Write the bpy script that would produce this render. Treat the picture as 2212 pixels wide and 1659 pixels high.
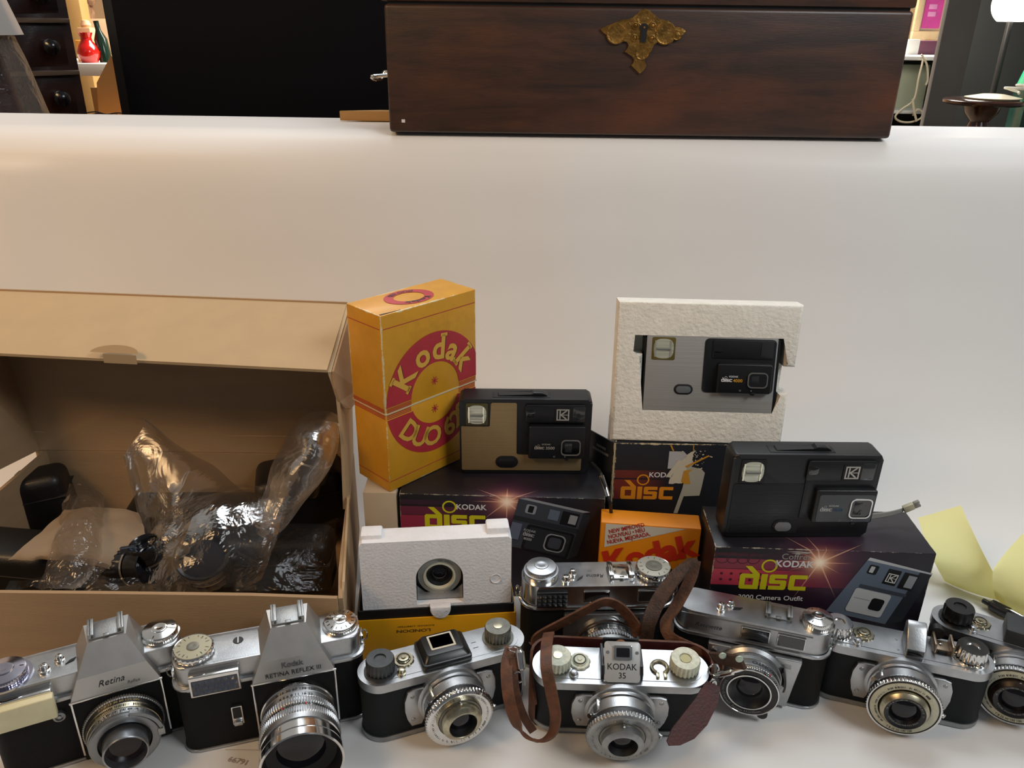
import bpy, bmesh, math, random
from mathutils import Vector, Matrix, noise
from math import sin, cos, pi, radians, atan2, sqrt
random.seed(7)
for o in list(bpy.data.objects): bpy.data.objects.remove(o)
S = bpy.context.scene; C = S.collection
# ---------------------------------------------------------------- camera, light, exposure
PITCH, ROLL, FPX = radians(24), radians(0.8), 1750.0
CAM = Vector((0, 0, 0.5))
_f = Vector((0, cos(PITCH), -sin(PITCH))); _r = Vector((1, 0, 0)); _u = _r.cross(_f)
RR = cos(ROLL)*_r + sin(ROLL)*_u; UU = -sin(ROLL)*_r + cos(ROLL)*_u
cd = bpy.data.cameras.new('camera'); co = bpy.data.objects.new('camera', cd); C.objects.link(co)
co.matrix_world = Matrix(((RR.x, UU.x, -_f.x, CAM.x), (RR.y, UU.y, -_f.y, CAM.y), (RR.z, UU.z, -_f.z, CAM.z), (0, 0, 0, 1)))
cd.sensor_width = 36; cd.lens = 36*FPX/2212; cd.clip_start = .01; cd.clip_end = 50
S.camera = co
S.view_settings.view_transform = 'Standard'; S.view_settings.look = 'None'
S.view_settings.gamma = 1; S.view_settings.use_curve_mapping = False
S.view_settings.exposure = 0.0
W_ = bpy.data.worlds.new('shop_ambient'); S.world = W_; W_.use_nodes = True
_nt = W_.node_tree; _bg = _nt.nodes['Background']
_tc = _nt.nodes.new('ShaderNodeTexCoord'); _sx = _nt.nodes.new('ShaderNodeSeparateXYZ'); _nt.links.new(_tc.outputs['Generated'], _sx.inputs[0])
_cr = _nt.nodes.new('ShaderNodeValToRGB'); _mr = _nt.nodes.new('ShaderNodeMapRange'); _mr.inputs[1].default_value = -1; _mr.inputs[2].default_value = 1
_nt.links.new(_sx.outputs[1], _mr.inputs[0]); _nt.links.new(_mr.outputs[0], _cr.inputs[0])   # darker towards the photographer, brighter into the shop
_cr.color_ramp.elements[0].position = .15; _cr.color_ramp.elements[0].color = (.115, .116, .122, 1)
_cr.color_ramp.elements[1].position = .9; _cr.color_ramp.elements[1].color = (.42, .40, .37, 1)
_nt.links.new(_cr.outputs[0], _bg.inputs[0]); _bg.inputs[1].default_value = 1.0

def area(name, loc, to, sx, sy, e, col, spread=180):
    l = bpy.data.lights.new(name, 'AREA'); l.shape = 'RECTANGLE'; l.size = sx; l.size_y = sy; l.energy = e; l.color = col; l.spread = radians(spread)
    o = bpy.data.objects.new(name, l); C.objects.link(o); o.location = loc
    o.rotation_euler = (Vector(to)-Vector(loc)).to_track_quat('-Z', 'Y').to_euler(); return o
area('ceiling_panel_light_cool', (1.35, -.25, 1.75), (.35, .97, .30), .9, .6, 4.0, (.94, .98, 1.0), 70)
area('ceiling_panel_light_middle', (.15, 1.75, 2.1), (0, 1.0, .35), 1.8, .8, 10, (.88, .94, 1.0), 110)
area('ceiling_panel_light_warm', (-1.3, -.1, 1.5), (-.5, .97, .30), .7, .5, 3.9, (1.0, .63, .31), 80)
area('shop_lights_behind', (.2, 3.6, 2.0), (0, 4.3, -.3), 3.0, 1.6, 260, (1.0, .93, .85))

def ray(px, py): return _f + RR*((px-1106)/FPX) - UU*((py-829.5)/FPX)
def at(px, py, Y): d = ray(px, py); return CAM + d*(Y/d.y)           # a point of the place at depth Y
def atz(px, py, z): d = ray(px, py); return CAM + d*((z-CAM.z)/d.z)   # a point of the place at height z

# ---------------------------------------------------------------- materials
MATS = {}
class NT:
    def __init__(s, m): s.t = m.node_tree; s.n = s.t.nodes; s.l = s.t.links
    def node(s, k, **kw):
        n = s.n.new(k)
        for a, b in kw.items(): setattr(n, a, b)
        return n
    def put(s, i, v):
        if isinstance(v, bpy.types.NodeSocket): s.l.new(v, i)
        elif isinstance(v, (tuple, list)) and len(v) == 3 and i.type == 'RGBA': i.default_value = (*v, 1)
        else: i.default_value = v
    def m(s, op, a, b=0.0, c=0.0, clamp=False):
        n = s.node('ShaderNodeMath', operation=op); n.use_clamp = clamp
        s.put(n.inputs[0], a); s.put(n.inputs[1], b); s.put(n.inputs[2], c); return n.outputs[0]
    def mix(s, f, a, b, mode='MIX'):
        n = s.node('ShaderNodeMix', data_type='RGBA', blend_type=mode); n.clamp_factor = True
        s.put(n.inputs[0], f); s.put(n.inputs[6], a); s.put(n.inputs[7], b); return n.outputs[2]
    def obj(s):
        n = s.node('ShaderNodeTexCoord'); x = s.node('ShaderNodeSeparateXYZ'); s.l.new(n.outputs['Object'], x.inputs[0])
        return n.outputs['Object'], x.outputs[0], x.outputs[1], x.outputs[2]
    def noise(s, v, sc, det=3, rough=.5, dist=0):
        n = s.node('ShaderNodeTexNoise'); n.inputs['Scale'].default_value = sc; n.inputs['Detail'].default_value = det
        n.inputs['Roughness'].default_value = rough; n.inputs['Distortion'].default_value = dist
        if v is not None: s.l.new(v, n.inputs['Vector'])
        return n.outputs['Fac']
    def ramp(s, v, p0, p1, clamp=True):
        n = s.node('ShaderNodeMapRange'); s.put(n.inputs[0], v); n.inputs[1].default_value = p0; n.inputs[2].default_value = p1; return n.outputs[0]
    def scale(s, v, sc):
        n = s.node('ShaderNodeMapping'); s.l.new(v, n.inputs[0]); n.inputs['Scale'].default_value = sc; return n.outputs[0]
    def bump(s, h, st, d=.001):
        n = s.node('ShaderNodeBump'); n.inputs['Strength'].default_value = st; n.inputs['Distance'].default_value = d; s.l.new(h, n.inputs['Height']); return n.outputs[0]
def srgb(c):
    if isinstance(c, str): c = tuple(int(c[i:i+2], 16)/255 for i in (0, 2, 4))
    return tuple(x/12.92 if x <= .04045 else ((x+.055)/1.055)**2.4 for x in c)
def mat(name, col, rough=.5, metal=0, bump=0, bscale=400, var=0, vscale=30, coat=0, spec=None, bd=.0005, stretch=None, emis=0):
    if name in MATS: return MATS[name]
    m = bpy.data.materials.new(name); m.use_nodes = True; N = NT(m); p = N.n['Principled BSDF']
    c = srgb(col); p.inputs['Base Color'].default_value = (*c, 1); p.inputs['Roughness'].default_value = rough; p.inputs['Metallic'].default_value = metal
    if coat: p.inputs['Coat Weight'].default_value = coat; p.inputs['Coat Roughness'].default_value = .12
    if spec is not None: p.inputs['Specular IOR Level'].default_value = spec
    if emis: p.inputs['Emission Color'].default_value = (*c, 1); p.inputs['Emission Strength'].default_value = emis
    if bump or var:
        v, x, y, z = N.obj()
        if stretch: v = N.scale(v, stretch)
        if var:
            f = N.noise(v, vscale, 4, .6)
            N.l.new(N.mix(N.ramp(f, .3, .7), tuple(q*(1-var) for q in c), tuple(min(1, q*(1+var)) for q in c)), p.inputs['Base Color'])
            N.l.new(N.m('ADD', rough-.06, N.m('MULTIPLY', f, .12)), p.inputs['Roughness'])
        if bump: N.l.new(N.bump(N.noise(v, bscale, 2), bump, bd), p.inputs['Normal'])
    MATS[name] = m; return m
satin = mat('satin aluminium', 'b4b6b8', .36, 1, bump=.12, bscale=900, var=.12, vscale=60)
satin_dull = mat('dull aged aluminium', '9ea0a0', .46, 1, bump=.2, bscale=700, var=.18, vscale=80)
chrome = mat('polished chrome', 'd8d8d6', .13, 1, var=.08, vscale=90)
brassy = mat('warm nickel', 'b5ae96', .3, 1, var=.25, vscale=200)
leatherette = mat('black leatherette', '0a0b0c', .65, 0, bump=.6, bscale=1500, var=.2, vscale=300, bd=.0004, spec=.25)
leatherette_g = mat('grey black leatherette', '14181b', .62, 0, bump=.6, bscale=1500, var=.2, vscale=300, bd=.0004, spec=.25)
blackp = mat('black plastic', '121316', .38, 0, bump=.1, bscale=900)
blackm = mat('matt black', '0b0b0d', .6)
darkglass = mat('dark glass', '06070a', .06, 0, coat=1)
smoke = mat('smoked window', '2a2c2e', .1, 0, coat=.6)
ink = mat('black engraved ink', '17181a', .6)
inkg = mat('grey engraved ink', '55585a', .5)
white_ink = mat('white ink', 'd8d8d8', .6)
grey_ink = mat('grey ink', '7c7c7a', .6)
red_ink = mat('red ink', 'b02418', .6)
cream = mat('cream plastic', 'd6cda6', .4, var=.06, vscale=80)
whitepaint = mat('cream white enamel', 'c9cbb6', .45, var=.2, vscale=400)
foam_m = mat('white expanded foam', 'e8e8ea', .85, bump=.7, bscale=420, var=.04, vscale=90, bd=.0008)
foam_old = mat('ivory expanded foam', 'e4e1d6', .85, bump=.9, bscale=260, var=.07, vscale=60, bd=.0012)
card = mat('brown corrugated card', 'a08463', .85, bump=.25, bscale=500, var=.07, vscale=25, stretch=(.3, 1, 3))
card_l = mat('pale inner card', 'b59d7a', .85, bump=.2, bscale=500, var=.06, vscale=25)
creamcard = mat('cream card', 'b9a68c', .85, var=.05, vscale=40)
leather = mat('brown strap leather', '583520', .6, bump=.7, bscale=500, var=.45, vscale=120)
leather_d = mat('dark worn leather', '3a2416', .6, bump=.8, bscale=700, var=.6, vscale=250)
burg = mat('burgundy leather', '431a17', .55, bump=.5, bscale=600, var=.3, vscale=90)
yellow_card = mat('yellow printed card', 'dd9f12', .5, var=.06, vscale=40)
orange_card = mat('orange yellow printed card', 'e08a0c', .45, var=.05, vscale=40)
navy = mat('navy black printed card', '14161c', .42, bump=.1, bscale=200, coat=.15)
disc_yellow = mat('lemon print', 'c9c41a', .5)
disc_orange = mat('orange print', 'e08f22', .5)
brushed = mat('brushed silver aluminium', 'a3a29e', .42, .35, bump=.25, bscale=90, stretch=(.05, 1, 14), var=.05, vscale=40)
gold_b = mat('brushed gold aluminium', '95805a', .42, .4, bump=.25, bscale=90, stretch=(.05, 1, 14), var=.07, vscale=40)
def lensglass():
    m = bpy.data.materials.new('coated lens glass'); m.use_nodes = True; N = NT(m); p = N.n['Principled BSDF']
    p.inputs['Base Color'].default_value = (.006, .006, .010, 1); p.inputs['Roughness'].default_value = .03
    p.inputs['Specular IOR Level'].default_value = .35; p.inputs['Coat Weight'].default_value = .25; return m
glass = lensglass()
def clear_film(name, tint=.92, gl=.5, rough=.12, milky=0.0, bump=.3):
    m = bpy.data.materials.new(name); m.use_nodes = True; N = NT(m); n = N.n; n.remove(n['Principled BSDF'])
    v, x, y, z = N.obj()
    t = N.node('ShaderNodeBsdfTransparent'); t.inputs[0].default_value = (tint, tint, tint, 1)
    g = N.node('ShaderNodeBsdfGlossy'); g.inputs['Roughness'].default_value = rough; g.inputs[0].default_value = (.9, .9, .9, 1)
    d = N.node('ShaderNodeBsdfTranslucent'); d.inputs[0].default_value = (.75, .72, .68, 1)
    b = N.bump(N.noise(v, 28, 3, .55, 1.6), bump, .01); N.l.new(b, g.inputs['Normal'])
    lw = N.node('ShaderNodeLayerWeight'); lw.inputs[0].default_value = gl; N.l.new(b, lw.inputs['Normal'])
    a = N.node('ShaderNodeMixShader'); N.l.new(N.m('ADD', N.m('MULTIPLY', lw.outputs['Fresnel'], .38), .02), a.inputs[0]); N.l.new(t.outputs[0], a.inputs[1]); N.l.new(g.outputs[0], a.inputs[2])
    c = N.node('ShaderNodeMixShader'); c.inputs[0].default_value = milky; N.l.new(a.outputs[0], c.inputs[1]); N.l.new(d.outputs[0], c.inputs[2])
    N.l.new(c.outputs[0], n['Material Output'].inputs[0]); return m
film = clear_film('clear polythene', .95, .35, .10, .03)
film_m = clear_film('milky polythene', .93, .4, .2, .13)
flashlens = mat('ribbed flash lens', 'c4c6b4', .15, .35, bump=.5, bscale=120, bd=.002, coat=.5, stretch=(.2, 1, 3))
def boxmat(name, col, w, d, h, wear=.0012, wcol='b9ad94', rough=.42, var=.08, extra=None, coat=.1, stain=None):
    m = bpy.data.materials.new(name); m.use_nodes = True; N = NT(m); p = N.n['Principled BSDF']; v, x, y, z = N.obj()
    c = srgb(col); base = N.mix(N.ramp(N.noise(v, 35, 5, .6), .3, .7), tuple(q*(1-var) for q in c), tuple(min(1, q*(1+var)) for q in c))
    if stain: base = N.mix(N.m('MULTIPLY', N.ramp(N.noise(v, 18, 6, .65), .55, .75), .5), base, srgb(stain))
    if extra: base = extra(N, v, x, y, z, base)
    def fd(a, L): return N.m('MINIMUM', a, N.m('SUBTRACT', L, a))
    a, b, e = fd(x, w), fd(y, d), fd(z, h)
    md = N.m('MAXIMUM', N.m('MINIMUM', a, b), N.m('MINIMUM', N.m('MAXIMUM', a, b), e))
    th = N.m('MULTIPLY', N.ramp(N.noise(v, 38, 6, .75), .44, .72), wear*1.9)
    wf = N.ramp(N.m('SUBTRACT', th, md), -.0001, .0003)
    sp = N.ramp(N.noise(v, 260, 4, .7), .76, .80)
    base = N.mix(N.m('MAXIMUM', wf, N.m('MULTIPLY', sp, .5)), base, srgb(wcol))
    N.l.new(base, p.inputs['Base Color']); p.inputs['Roughness'].default_value = rough; p.inputs['Coat Weight'].default_value = coat; p.inputs['Coat Roughness'].default_value = .2
    N.l.new(N.bump(N.noise(v, 60, 4), .25, .001), p.inputs['Normal']); MATS[name] = m; return m

# ---------------------------------------------------------------- mesh helpers
def rrect(x0, x1, y0, y1, r, n=8):
    r = min(r, (x1-x0)/2-1e-6, (y1-y0)/2-1e-6); P = []
    for cx, cy, a0 in ((x1-r, y1-r, 0), (x0+r, y1-r, pi/2), (x0+r, y0+r, pi), (x1-r, y0+r, 3*pi/2)):
        for k in range(n+1): a = a0+pi/2*k/n; P.append((cx+r*cos(a), cy+r*sin(a)))
    return P
def circ(cx, cy, r, n=32, a0=0, a1=2*pi): return [(cx+r*cos(a0+(a1-a0)*k/n), cy+r*sin(a0+(a1-a0)*k/n)) for k in range(n if abs(a1-a0-2*pi) < 1e-6 else n+1)]
TXT = {}
def rawtext(s, bold=0):
    k = (s, bold)
    if k in TXT: return TXT[k]
    cu = bpy.data.curves.new('t', 'FONT'); cu.body = s; cu.size = 1; cu.offset = bold; cu.resolution_u = 3
    o = bpy.data.objects.new('t', cu); C.objects.link(o); dg = bpy.context.evaluated_depsgraph_get(); me = bpy.data.meshes.new_from_object(o.evaluated_get(dg))
    vs = [v.co.copy() for v in me.vertices]; fs = [tuple(p.vertices) for p in me.polygons]
    bpy.data.objects.remove(o); bpy.data.curves.remove(cu); bpy.data.meshes.remove(me)
    xs = [v.x for v in vs] or [0, 0]; TXT[k] = (vs, fs, min(xs), max(xs)); return TXT[k]
class B:
    def __init__(s): s.bm = bmesh.new(); s.m = 0; s.M = Matrix()
    def add(s, vs, fs):
        V = [s.bm.verts.new(s.M @ Vector(v)) for v in vs]; out = []
        for f in fs:
            try:
                q = s.bm.faces.new([V[i] for i in f]); q.material_index = s.m; out.append(q)
            except ValueError: pass
        return s
    def merge(s, t):
        t.verts.index_update(); s.add([v.co.copy() for v in t.verts], [[v.index for v in f.verts] for f in t.faces]); t.free(); return s
    def box(s, x0, x1, y0, y1, z0, z1, bev=0, seg=2):
        t = bmesh.new(); bmesh.ops.create_cube(t, size=1)
        for v in t.verts: v.co = Vector((x0+(v.co.x+.5)*(x1-x0), y0+(v.co.y+.5)*(y1-y0), z0+(v.co.z+.5)*(z1-z0)))
        if bev: bmesh.ops.bevel(t, geom=t.edges[:], offset=bev, segments=seg, profile=.5, affect='EDGES', clamp_overlap=True)
        return s.merge(t)
    def prism(s, pts, a0, a1, axis='z', bev=0, seg=2, pts2=None):
        t = bmesh.new(); pts2 = pts2 or pts
        def mp(p, a): return Vector((p[0], p[1], a)) if axis == 'z' else (Vector((p[0], a, p[1])) if axis == 'y' else Vector((a, p[0], p[1])))
        lo = [t.verts.new(mp(p, a0)) for p in pts]; hi = [t.verts.new(mp(p, a1)) for p in pts2]; n = len(pts)
        fl = t.faces.new(lo[::-1]); fh = t.faces.new(hi)
        for i in range(n): t.faces.new([lo[i], lo[(i+1) % n], hi[(i+1) % n], hi[i]])
        if bev: bmesh.ops.bevel(t, geom=list(fh.edges)+list(fl.edges), offset=bev, segments=seg, profile=.5, affect='EDGES', clamp_overlap=True)
        bmesh.ops.recalc_face_normals(t, faces=t.faces[:]); return s.merge(t)
    def poly(s, pts, a, axis='y'):      # flat print on a face
        n = len(pts); v = [(p[0], a, p[1]) if axis == 'y' else ((p[0], p[1], a) if axis == 'z' else (a, p[0], p[1])) for p in pts]
        return s.add(v, [list(range(n))])
    def ringp(s, outer, inner, a, axis='y'):
        n = len(outer); v = [(p[0], a, p[1]) if axis == 'y' else (p[0], p[1], a) for p in outer+inner]
        return s.add(v, [[i, (i+1) % n, n+(i+1) % n, n+i] for i in range(n)])
    def lathe(s, prof, axis='z', c=(0, 0, 0), n=48, flute=None, a0=0, a1=2*pi):
        full = abs(a1-a0-2*pi) < 1e-6; m = n if full else n+1; vs = []; fs = []; c = Vector(c)
        for (r, h, *fl) in prof:
            for k in range(m):
                a = a0+(a1-a0)*k/n; q = r*(1+(flute(k) if flute and fl else 0))
                p = Vector((q*cos(a), q*sin(a), h)) if axis == 'z' else (Vector((q*cos(a), -h, q*sin(a))) if axis == 'y' else Vector((h, q*cos(a), q*sin(a))))
                vs.append(c+p)
        for j in range(len(prof)-1):
            for k in range(n if full else n):
                k2 = (k+1) % m; fs.append([j*m+k, j*m+k2, (j+1)*m+k2, (j+1)*m+k])
        t = bmesh.new(); V = [t.verts.new(v) for v in vs]
        for f in fs:
            try: t.faces.new([V[i] for i in f])
            except ValueError: pass
        bmesh.ops.remove_doubles(t, verts=t.verts[:], dist=1e-7); bmesh.ops.dissolve_degenerate(t, dist=1e-8, edges=t.edges[:])
        bmesh.ops.recalc_face_normals(t, faces=t.faces[:]); return s.merge(t)
    def tube(s, path, r, n=8, closed=False):
        P = [Vector(p) for p in path]; L = len(P); vs = []; fs = []; up = Vector((0, 0, 1))
        prev = None
        for i, p in enumerate(P):
            t = ((P[(i+1) % L]-P[i-1]) if closed else (P[min(i+1, L-1)]-P[max(i-1, 0)])).normalized()
            a = (prev - t*prev.dot(t)) if prev else t.cross(up if abs(t.z) < .9 else Vector((1, 0, 0)))
            a.normalize(); b = t.cross(a); prev = a; rr = r[i] if isinstance(r, (list, tuple)) else r
            for k in range(n): an = 2*pi*k/n; vs.append(p+a*rr*cos(an)+b*rr*sin(an))
        for i in range(L if closed else L-1):
            j = (i+1) % L
            for k in range(n): fs.append([i*n+k, i*n+(k+1) % n, j*n+(k+1) % n, j*n+k])
        if not closed: fs += [list(range(n))[::-1], [(L-1)*n+k for k in range(n)]]
        return s.add(vs, fs)
    def ribbon(s, path, w, t, ups):      # flat strap: path, width axis at each point, thickness
        P = [Vector(p) for p in path]; L = len(P); vs = []; fs = []
        for i, p in enumerate(P):
            tg = (P[min(i+1, L-1)]-P[max(i-1, 0)]).normalized(); u = Vector(ups[i]); u = (u-tg*u.dot(tg)).normalized(); nn = tg.cross(u)
            for a, b in ((-1, -1), (-.7, -1.15), (.7, -1.15), (1, -1), (1, 1), (.7, 1.15), (-.7, 1.15), (-1, 1)): vs.append(p+u*a*w/2+nn*b*t/2)
        for i in range(L-1):
            for k in range(8): fs.append([i*8+k, i*8+(k+1) % 8, (i+1)*8+(k+1) % 8, (i+1)*8+k])
        fs += [list(range(8))[::-1], [(L-1)*8+k for k in range(8)]]
        return s.add(vs, fs)
    def text(s, st, size, f, bold=0, align='C', shear=0, thick=0):
        vs, fs, x0, x1 = rawtext(st, bold); sh = {'C': (x0+x1)/2, 'L': x0, 'R': x1}[align]
        return s.add([f((v.x-sh+shear*v.y)*size, v.y*size) for v in vs], fs)
    def arctext(s, st, size, f, R, mid, flip=False, bold=0, spacing=1.0):   # letters set round a circle; f maps (x, y) on the face
        vs, fs, x0, x1 = rawtext(st, bold); xm = (x0+x1)/2; out = []
        for v in vs:
            a = (v.x-xm)*size*spacing/R
            if flip: an = mid+a; rr = R-v.y*size
            else: an = mid-a; rr = R+v.y*size
            out.append(f(rr*cos(an), rr*sin(an)))
        return s.add(out, fs)
def spline(P, n=8):
    P = [Vector(p) for p in P]; out = []
    for i in range(len(P)-1):
        a, b, c, d = P[max(i-1, 0)], P[i], P[i+1], P[min(i+2, len(P)-1)]
        for k in range(n):
            t = k/n; out.append(.5*((2*b)+(c-a)*t+(2*a-5*b+4*c-d)*t*t+(3*b-a-3*c+d)*t**3))
    out.append(P[-1]); return out
def obj(name, b, ms, parent=None, smooth=35, label=None):
    me = bpy.data.meshes.new(name); b.bm.to_mesh(me); b.bm.free()
    for m in (ms if isinstance(ms, (list, tuple)) else [ms]): me.materials.append(m)
    if smooth:
        me.polygons.foreach_set('use_smooth', [True]*len(me.polygons)); me.set_sharp_from_angle(angle=radians(smooth))
    o = bpy.data.objects.new(name, me); C.objects.link(o)
    if parent: o.parent = parent
    if label: o['label'] = label
    return o
def tag(o, label, cat, group=None, kind=None):
    o['label'] = label; o['category'] = cat
    if group: o['group'] = group
    if kind: o['kind'] = kind
    return o
def thing(name, label, cat, loc=(0, 0, 0), yaw=0, tilt=0, roll=0, group=None):
    o = bpy.data.objects.new(name, None); C.objects.link(o); o.empty_display_size = .02
    o.matrix_world = Matrix.Translation(loc) @ Matrix.Rotation(yaw, 4, 'Z') @ Matrix.Rotation(tilt, 4, 'X') @ Matrix.Rotation(roll, 4, 'Y')
    return tag(o, label, cat, group)
def struct(name, b, m): o = obj(name, b, m); o['kind'] = 'structure'; return o
FY = lambda y: (lambda u, v: (u, y, v))                 # a face looking towards -y
def FZ(cx, cy, z, a=0): return lambda u, v: (cx+u*cos(a)-v*sin(a), cy+u*sin(a)+v*cos(a), z)
def off(f, dx, dy): return lambda u, v: f(u+dx, v+dy)
# ---------------------------------------------------------------- the setting
b = B(); b.box(-4, 4, -1.5, 6.5, -.77, -.75); struct('floor', b, mat('worn shop floor', '8a7a66', .6, var=.1, vscale=3))
b = B(); b.box(-4, 4, 6.5, 6.6, -.75, 2.4); struct('wall_back', b, mat('warm shop wall', 'c9a67e', .8, var=.08, vscale=2))
b = B(); b.box(-4.1, -4, -1.5, 6.5, -.75, 2.4); struct('wall_left', b, mat('warm shop wall', '', .8))
b = B(); b.box(4, 4.1, 1.6, 6.5, -.75, 2.4); struct('wall_right', b, mat('pale shop wall', 'c8c6c0', .8, var=.05, vscale=2))
t = thing('display_table', 'long wooden display table under the white paper', 'table', (0, .6, -.75))
b = B(); b.box(-1.0, 1.0, -.5, .28, .715, .7472, .003); obj('tabletop', b, mat('plain table wood', '6d4c30', .5, var=.2, vscale=12, stretch=(1, 8, 8)), t)
for x in (-.93, .93):
    for y in (-.43, .22): b = B(); b.box(x-.03, x+.03, y-.03, y+.03, 0, .715, .003); obj('leg', b, MATS['plain table wood'], t)
t = thing('raised_shelf', 'wooden raised shelf behind the table carrying the reddish brown wooden box', 'shelf', (0, 1.06, -.75))
b = B(); b.box(-1.05, 1.05, -.055, .062, 1.11, 1.1305, .002); obj('shelf_board', b, MATS['plain table wood'], t)
for x in (-1.0, 0, 1.0): b = B(); b.box(x-.02, x+.02, -.05, .06, 0, 1.11); obj('support', b, MATS['plain table wood'], t)
# white paper sweep: along the table, up, and over the raised shelf
prof = spline([(0, .16, -.0006), (0, .45, -.0006), (0, .62, -.0006), (0, .74, -.0004), (0, .80, .012), (0, .853, .052), (0, .892, .12), (0, .918, .2), (0, .935, .28), (0, .949, .34), (0, .966, .371), (0, .992, .3818), (0, 1.03, .3822), (0, 1.09, .3822), (0, 1.125, .3822)], 7)
b = B(); nx = 90; vs = []; fs = []
for j, p in enumerate(prof):
    for i in range(nx+1):
        x = -1.02+2.04*i/nx; k = max(0, min(1, (p.z-.0)/.12))*max(0, min(1, (.379-p.z)/.02))
        n = noise.noise(Vector((x*2.6, p.z*4, 1.3)))*.012*k + noise.noise(Vector((x*9, p.z*14, 4)))*.0012*k
        e = (x+.552-(p.z-.30)*.22)/.010; n += .0035*(1/(1+math.exp(max(-30, min(30, e*2)))))*k*max(0, min(1, (.352-p.z)/.012))
        ed = .012*max(0, -x-.2)**1 if p.y > 1.1 else 0
        vs.append((x, p.y-n-.02*k*max(0, 1-((x-.1)/.5)**2)*0+ed, p.z))
for j in range(len(prof)-1):
    for i in range(nx): a = j*(nx+1)+i; fs.append([a, a+1, a+nx+2, a+nx+1])
b.add(vs, fs)
o = obj('paper_backdrop', b, mat('white seamless paper', 'dedddb', .5, spec=.35, bump=.05, bscale=200), None, 80)
tag(o, 'wide white seamless paper sweeping up behind all the cameras', 'paper backdrop')
md = o.modifiers.new('thickness', 'SOLIDIFY'); md.thickness = .0005; md.offset = -1
# numbers printed on the paper between the two reflex cameras
b = B(); o1 = atz(510, 1648, .0002)
b.text('66791', .0065, FZ(o1.x, o1.y, .0001, -.22)); b.box(-.012, .014, -.0001, .0001, 0, .00005)
t_ = b.bm; bmesh.ops.translate(t_, verts=[v for v in t_.verts if abs(v.co.y) < .001], vec=(o1.x, o1.y+.012, .0001))
p_ = obj('printed_number', b, mat('faded red stamp', 'a18678', .8), o, 0)
# ---------------------------------------------------------------- mahogany chest on the shelf
def woodx(name, c0, c1, c2, rough=.4, st=(1.2, 9, 9)):
    m = bpy.data.materials.new(name); m.use_nodes = True; N = NT(m); p = N.n['Principled BSDF']; v, x, y, z = N.obj()
    f = N.noise(N.scale(v, st), 7, 7, .62, .6); g = N.noise(N.scale(v, (1, 1, 2.2)), 5.5, 3, .5); h = N.noise(N.scale(v, (8, 60, 90)), 9, 3)
    c = N.mix(N.ramp(f, .36, .66), srgb(c0), srgb(c1)); c = N.mix(N.ramp(g, .5, .72), c, srgb(c2)); c = N.mix(N.m('MULTIPLY', N.ramp(h, .5, .7), .35), c, srgb(c0))
    N.l.new(c, p.inputs['Base Color']); p.inputs['Roughness'].default_value = rough; p.inputs['Coat Weight'].default_value = .25; p.inputs['Coat Roughness'].default_value = .3
    N.l.new(N.bump(h, .15, .001), p.inputs['Normal']); MATS[name] = m; return m
mahog = woodx('mahogany', '28180f', '482b1b', '5a3119', .5)
mw = .579; t = thing('wooden_chest', 'large reddish brown wooden box with brass keyhole plate standing on the raised shelf', 'wooden box', (-.1455, .972, .3832), .004)
b = B(); b.box(0, mw, 0, .2, 0, .1345, .004, 3); obj('body', b, mahog, t)
b = B(); b.box(-.004, mw+.001, -.001, .2, .1372, .205, .003, 2); obj('lid', b, mahog, t)
b = B(); b.box(.004, mw-.004, .003, .196, .134, .1376); obj('seam', b, blackm, t)
esc = [(205,560),(350,500),(550,440),(620,380),(830,370),(880,320),(960,265),(1080,250),(1100,205),(1150,190),(1210,210),(1230,250),(1320,290),(1400,370),(1480,370),(1600,390),(1680,470),(1720,520),(1810,490),(1870,530),(1950,550),(1970,600),(1910,640),(1840,720),(1720,730),(1680,790),(1600,820),(1430,760),(1330,840),(1300,900),(1310,960),(1200,1060),(1150,1150),(1190,1230),(1220,1260),(1160,1350),(1080,1420),(1000,1340),(880,1250),(950,1200),(960,1130),(900,1060),(720,990),(800,930),(830,860),(780,790),(720,775),(600,810),(500,760),(430,710),(330,670),(240,610)]
ec = at(1390, 80, .97); ex, ez = ec.x+.1455, ec.z-.3832; k = .0000535
E_ = [(ex+(x-1105)*k, ez-(y-703)*k) for x, y in esc][::-1]
b = B(); b.prism(E_, -.0022, .0005, 'y', .0007)
brass = mat('tarnished brass', '8d6a34', .42, .8, bump=.8, bscale=330, var=.4, vscale=120, bd=.001)
ep = obj('keyhole_plate', b, brass, t)
b = B()
for dx, dz in ((-.0095, .0115), (.0095, .0115), (-.0095, -.001), (.0095, -.001)):
    b.lathe([(.0038, .0022), (.0038, .0032), (.0026, .0034), (.0022, .0024), (.001, .0032), (0, .0034)], 'y', (ex+dx, 0, ez+dz), 20)
for dx, dz, r in ((-.03, .003, .011), (.024, .004, .012), (.0, .019, .009), (0, -.016, .008), (.037, .002, .005)):
    b.lathe([(r, .0019), (r*.9, .003), (r*.7, .0023), (r*.3, .0028), (0, .003)], 'y', (ex+dx, 0, ez+dz), 24)
obj('relief', b, brass, ep)
b = B(); b.lathe([(.0045, .0034), (0, .0034)], 'y', (ex, 0, ez+.0095), 24); b.box(ex-.0032, ex+.0032, -.0036, -.003, ez-.005, ez+.009); obj('keyhole', b, blackm, ep)
b = B(); b.lathe([(.0012, .003), (.0012, .0042), (0, .0045)], 'y', (ex, 0, ez+.0095), 12); obj('key_pin', b, brass, ep)
b = B(); b.tube(spline([(0, .012, .061), (-.012, .012, .060), (-.019, .012, .059), (-.017, .03, .055), (-.016, .07, .054), (-.019, .098, .059), (-.012, .098, .060), (0, .098, .061)], 6), .0022, 10)
obj('side_handle', b, chrome, t)
b = B(); b.box(.0145, .0185, -.0002, .0003, .011, .0145); obj('paint_fleck', b, white_ink, t)
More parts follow.
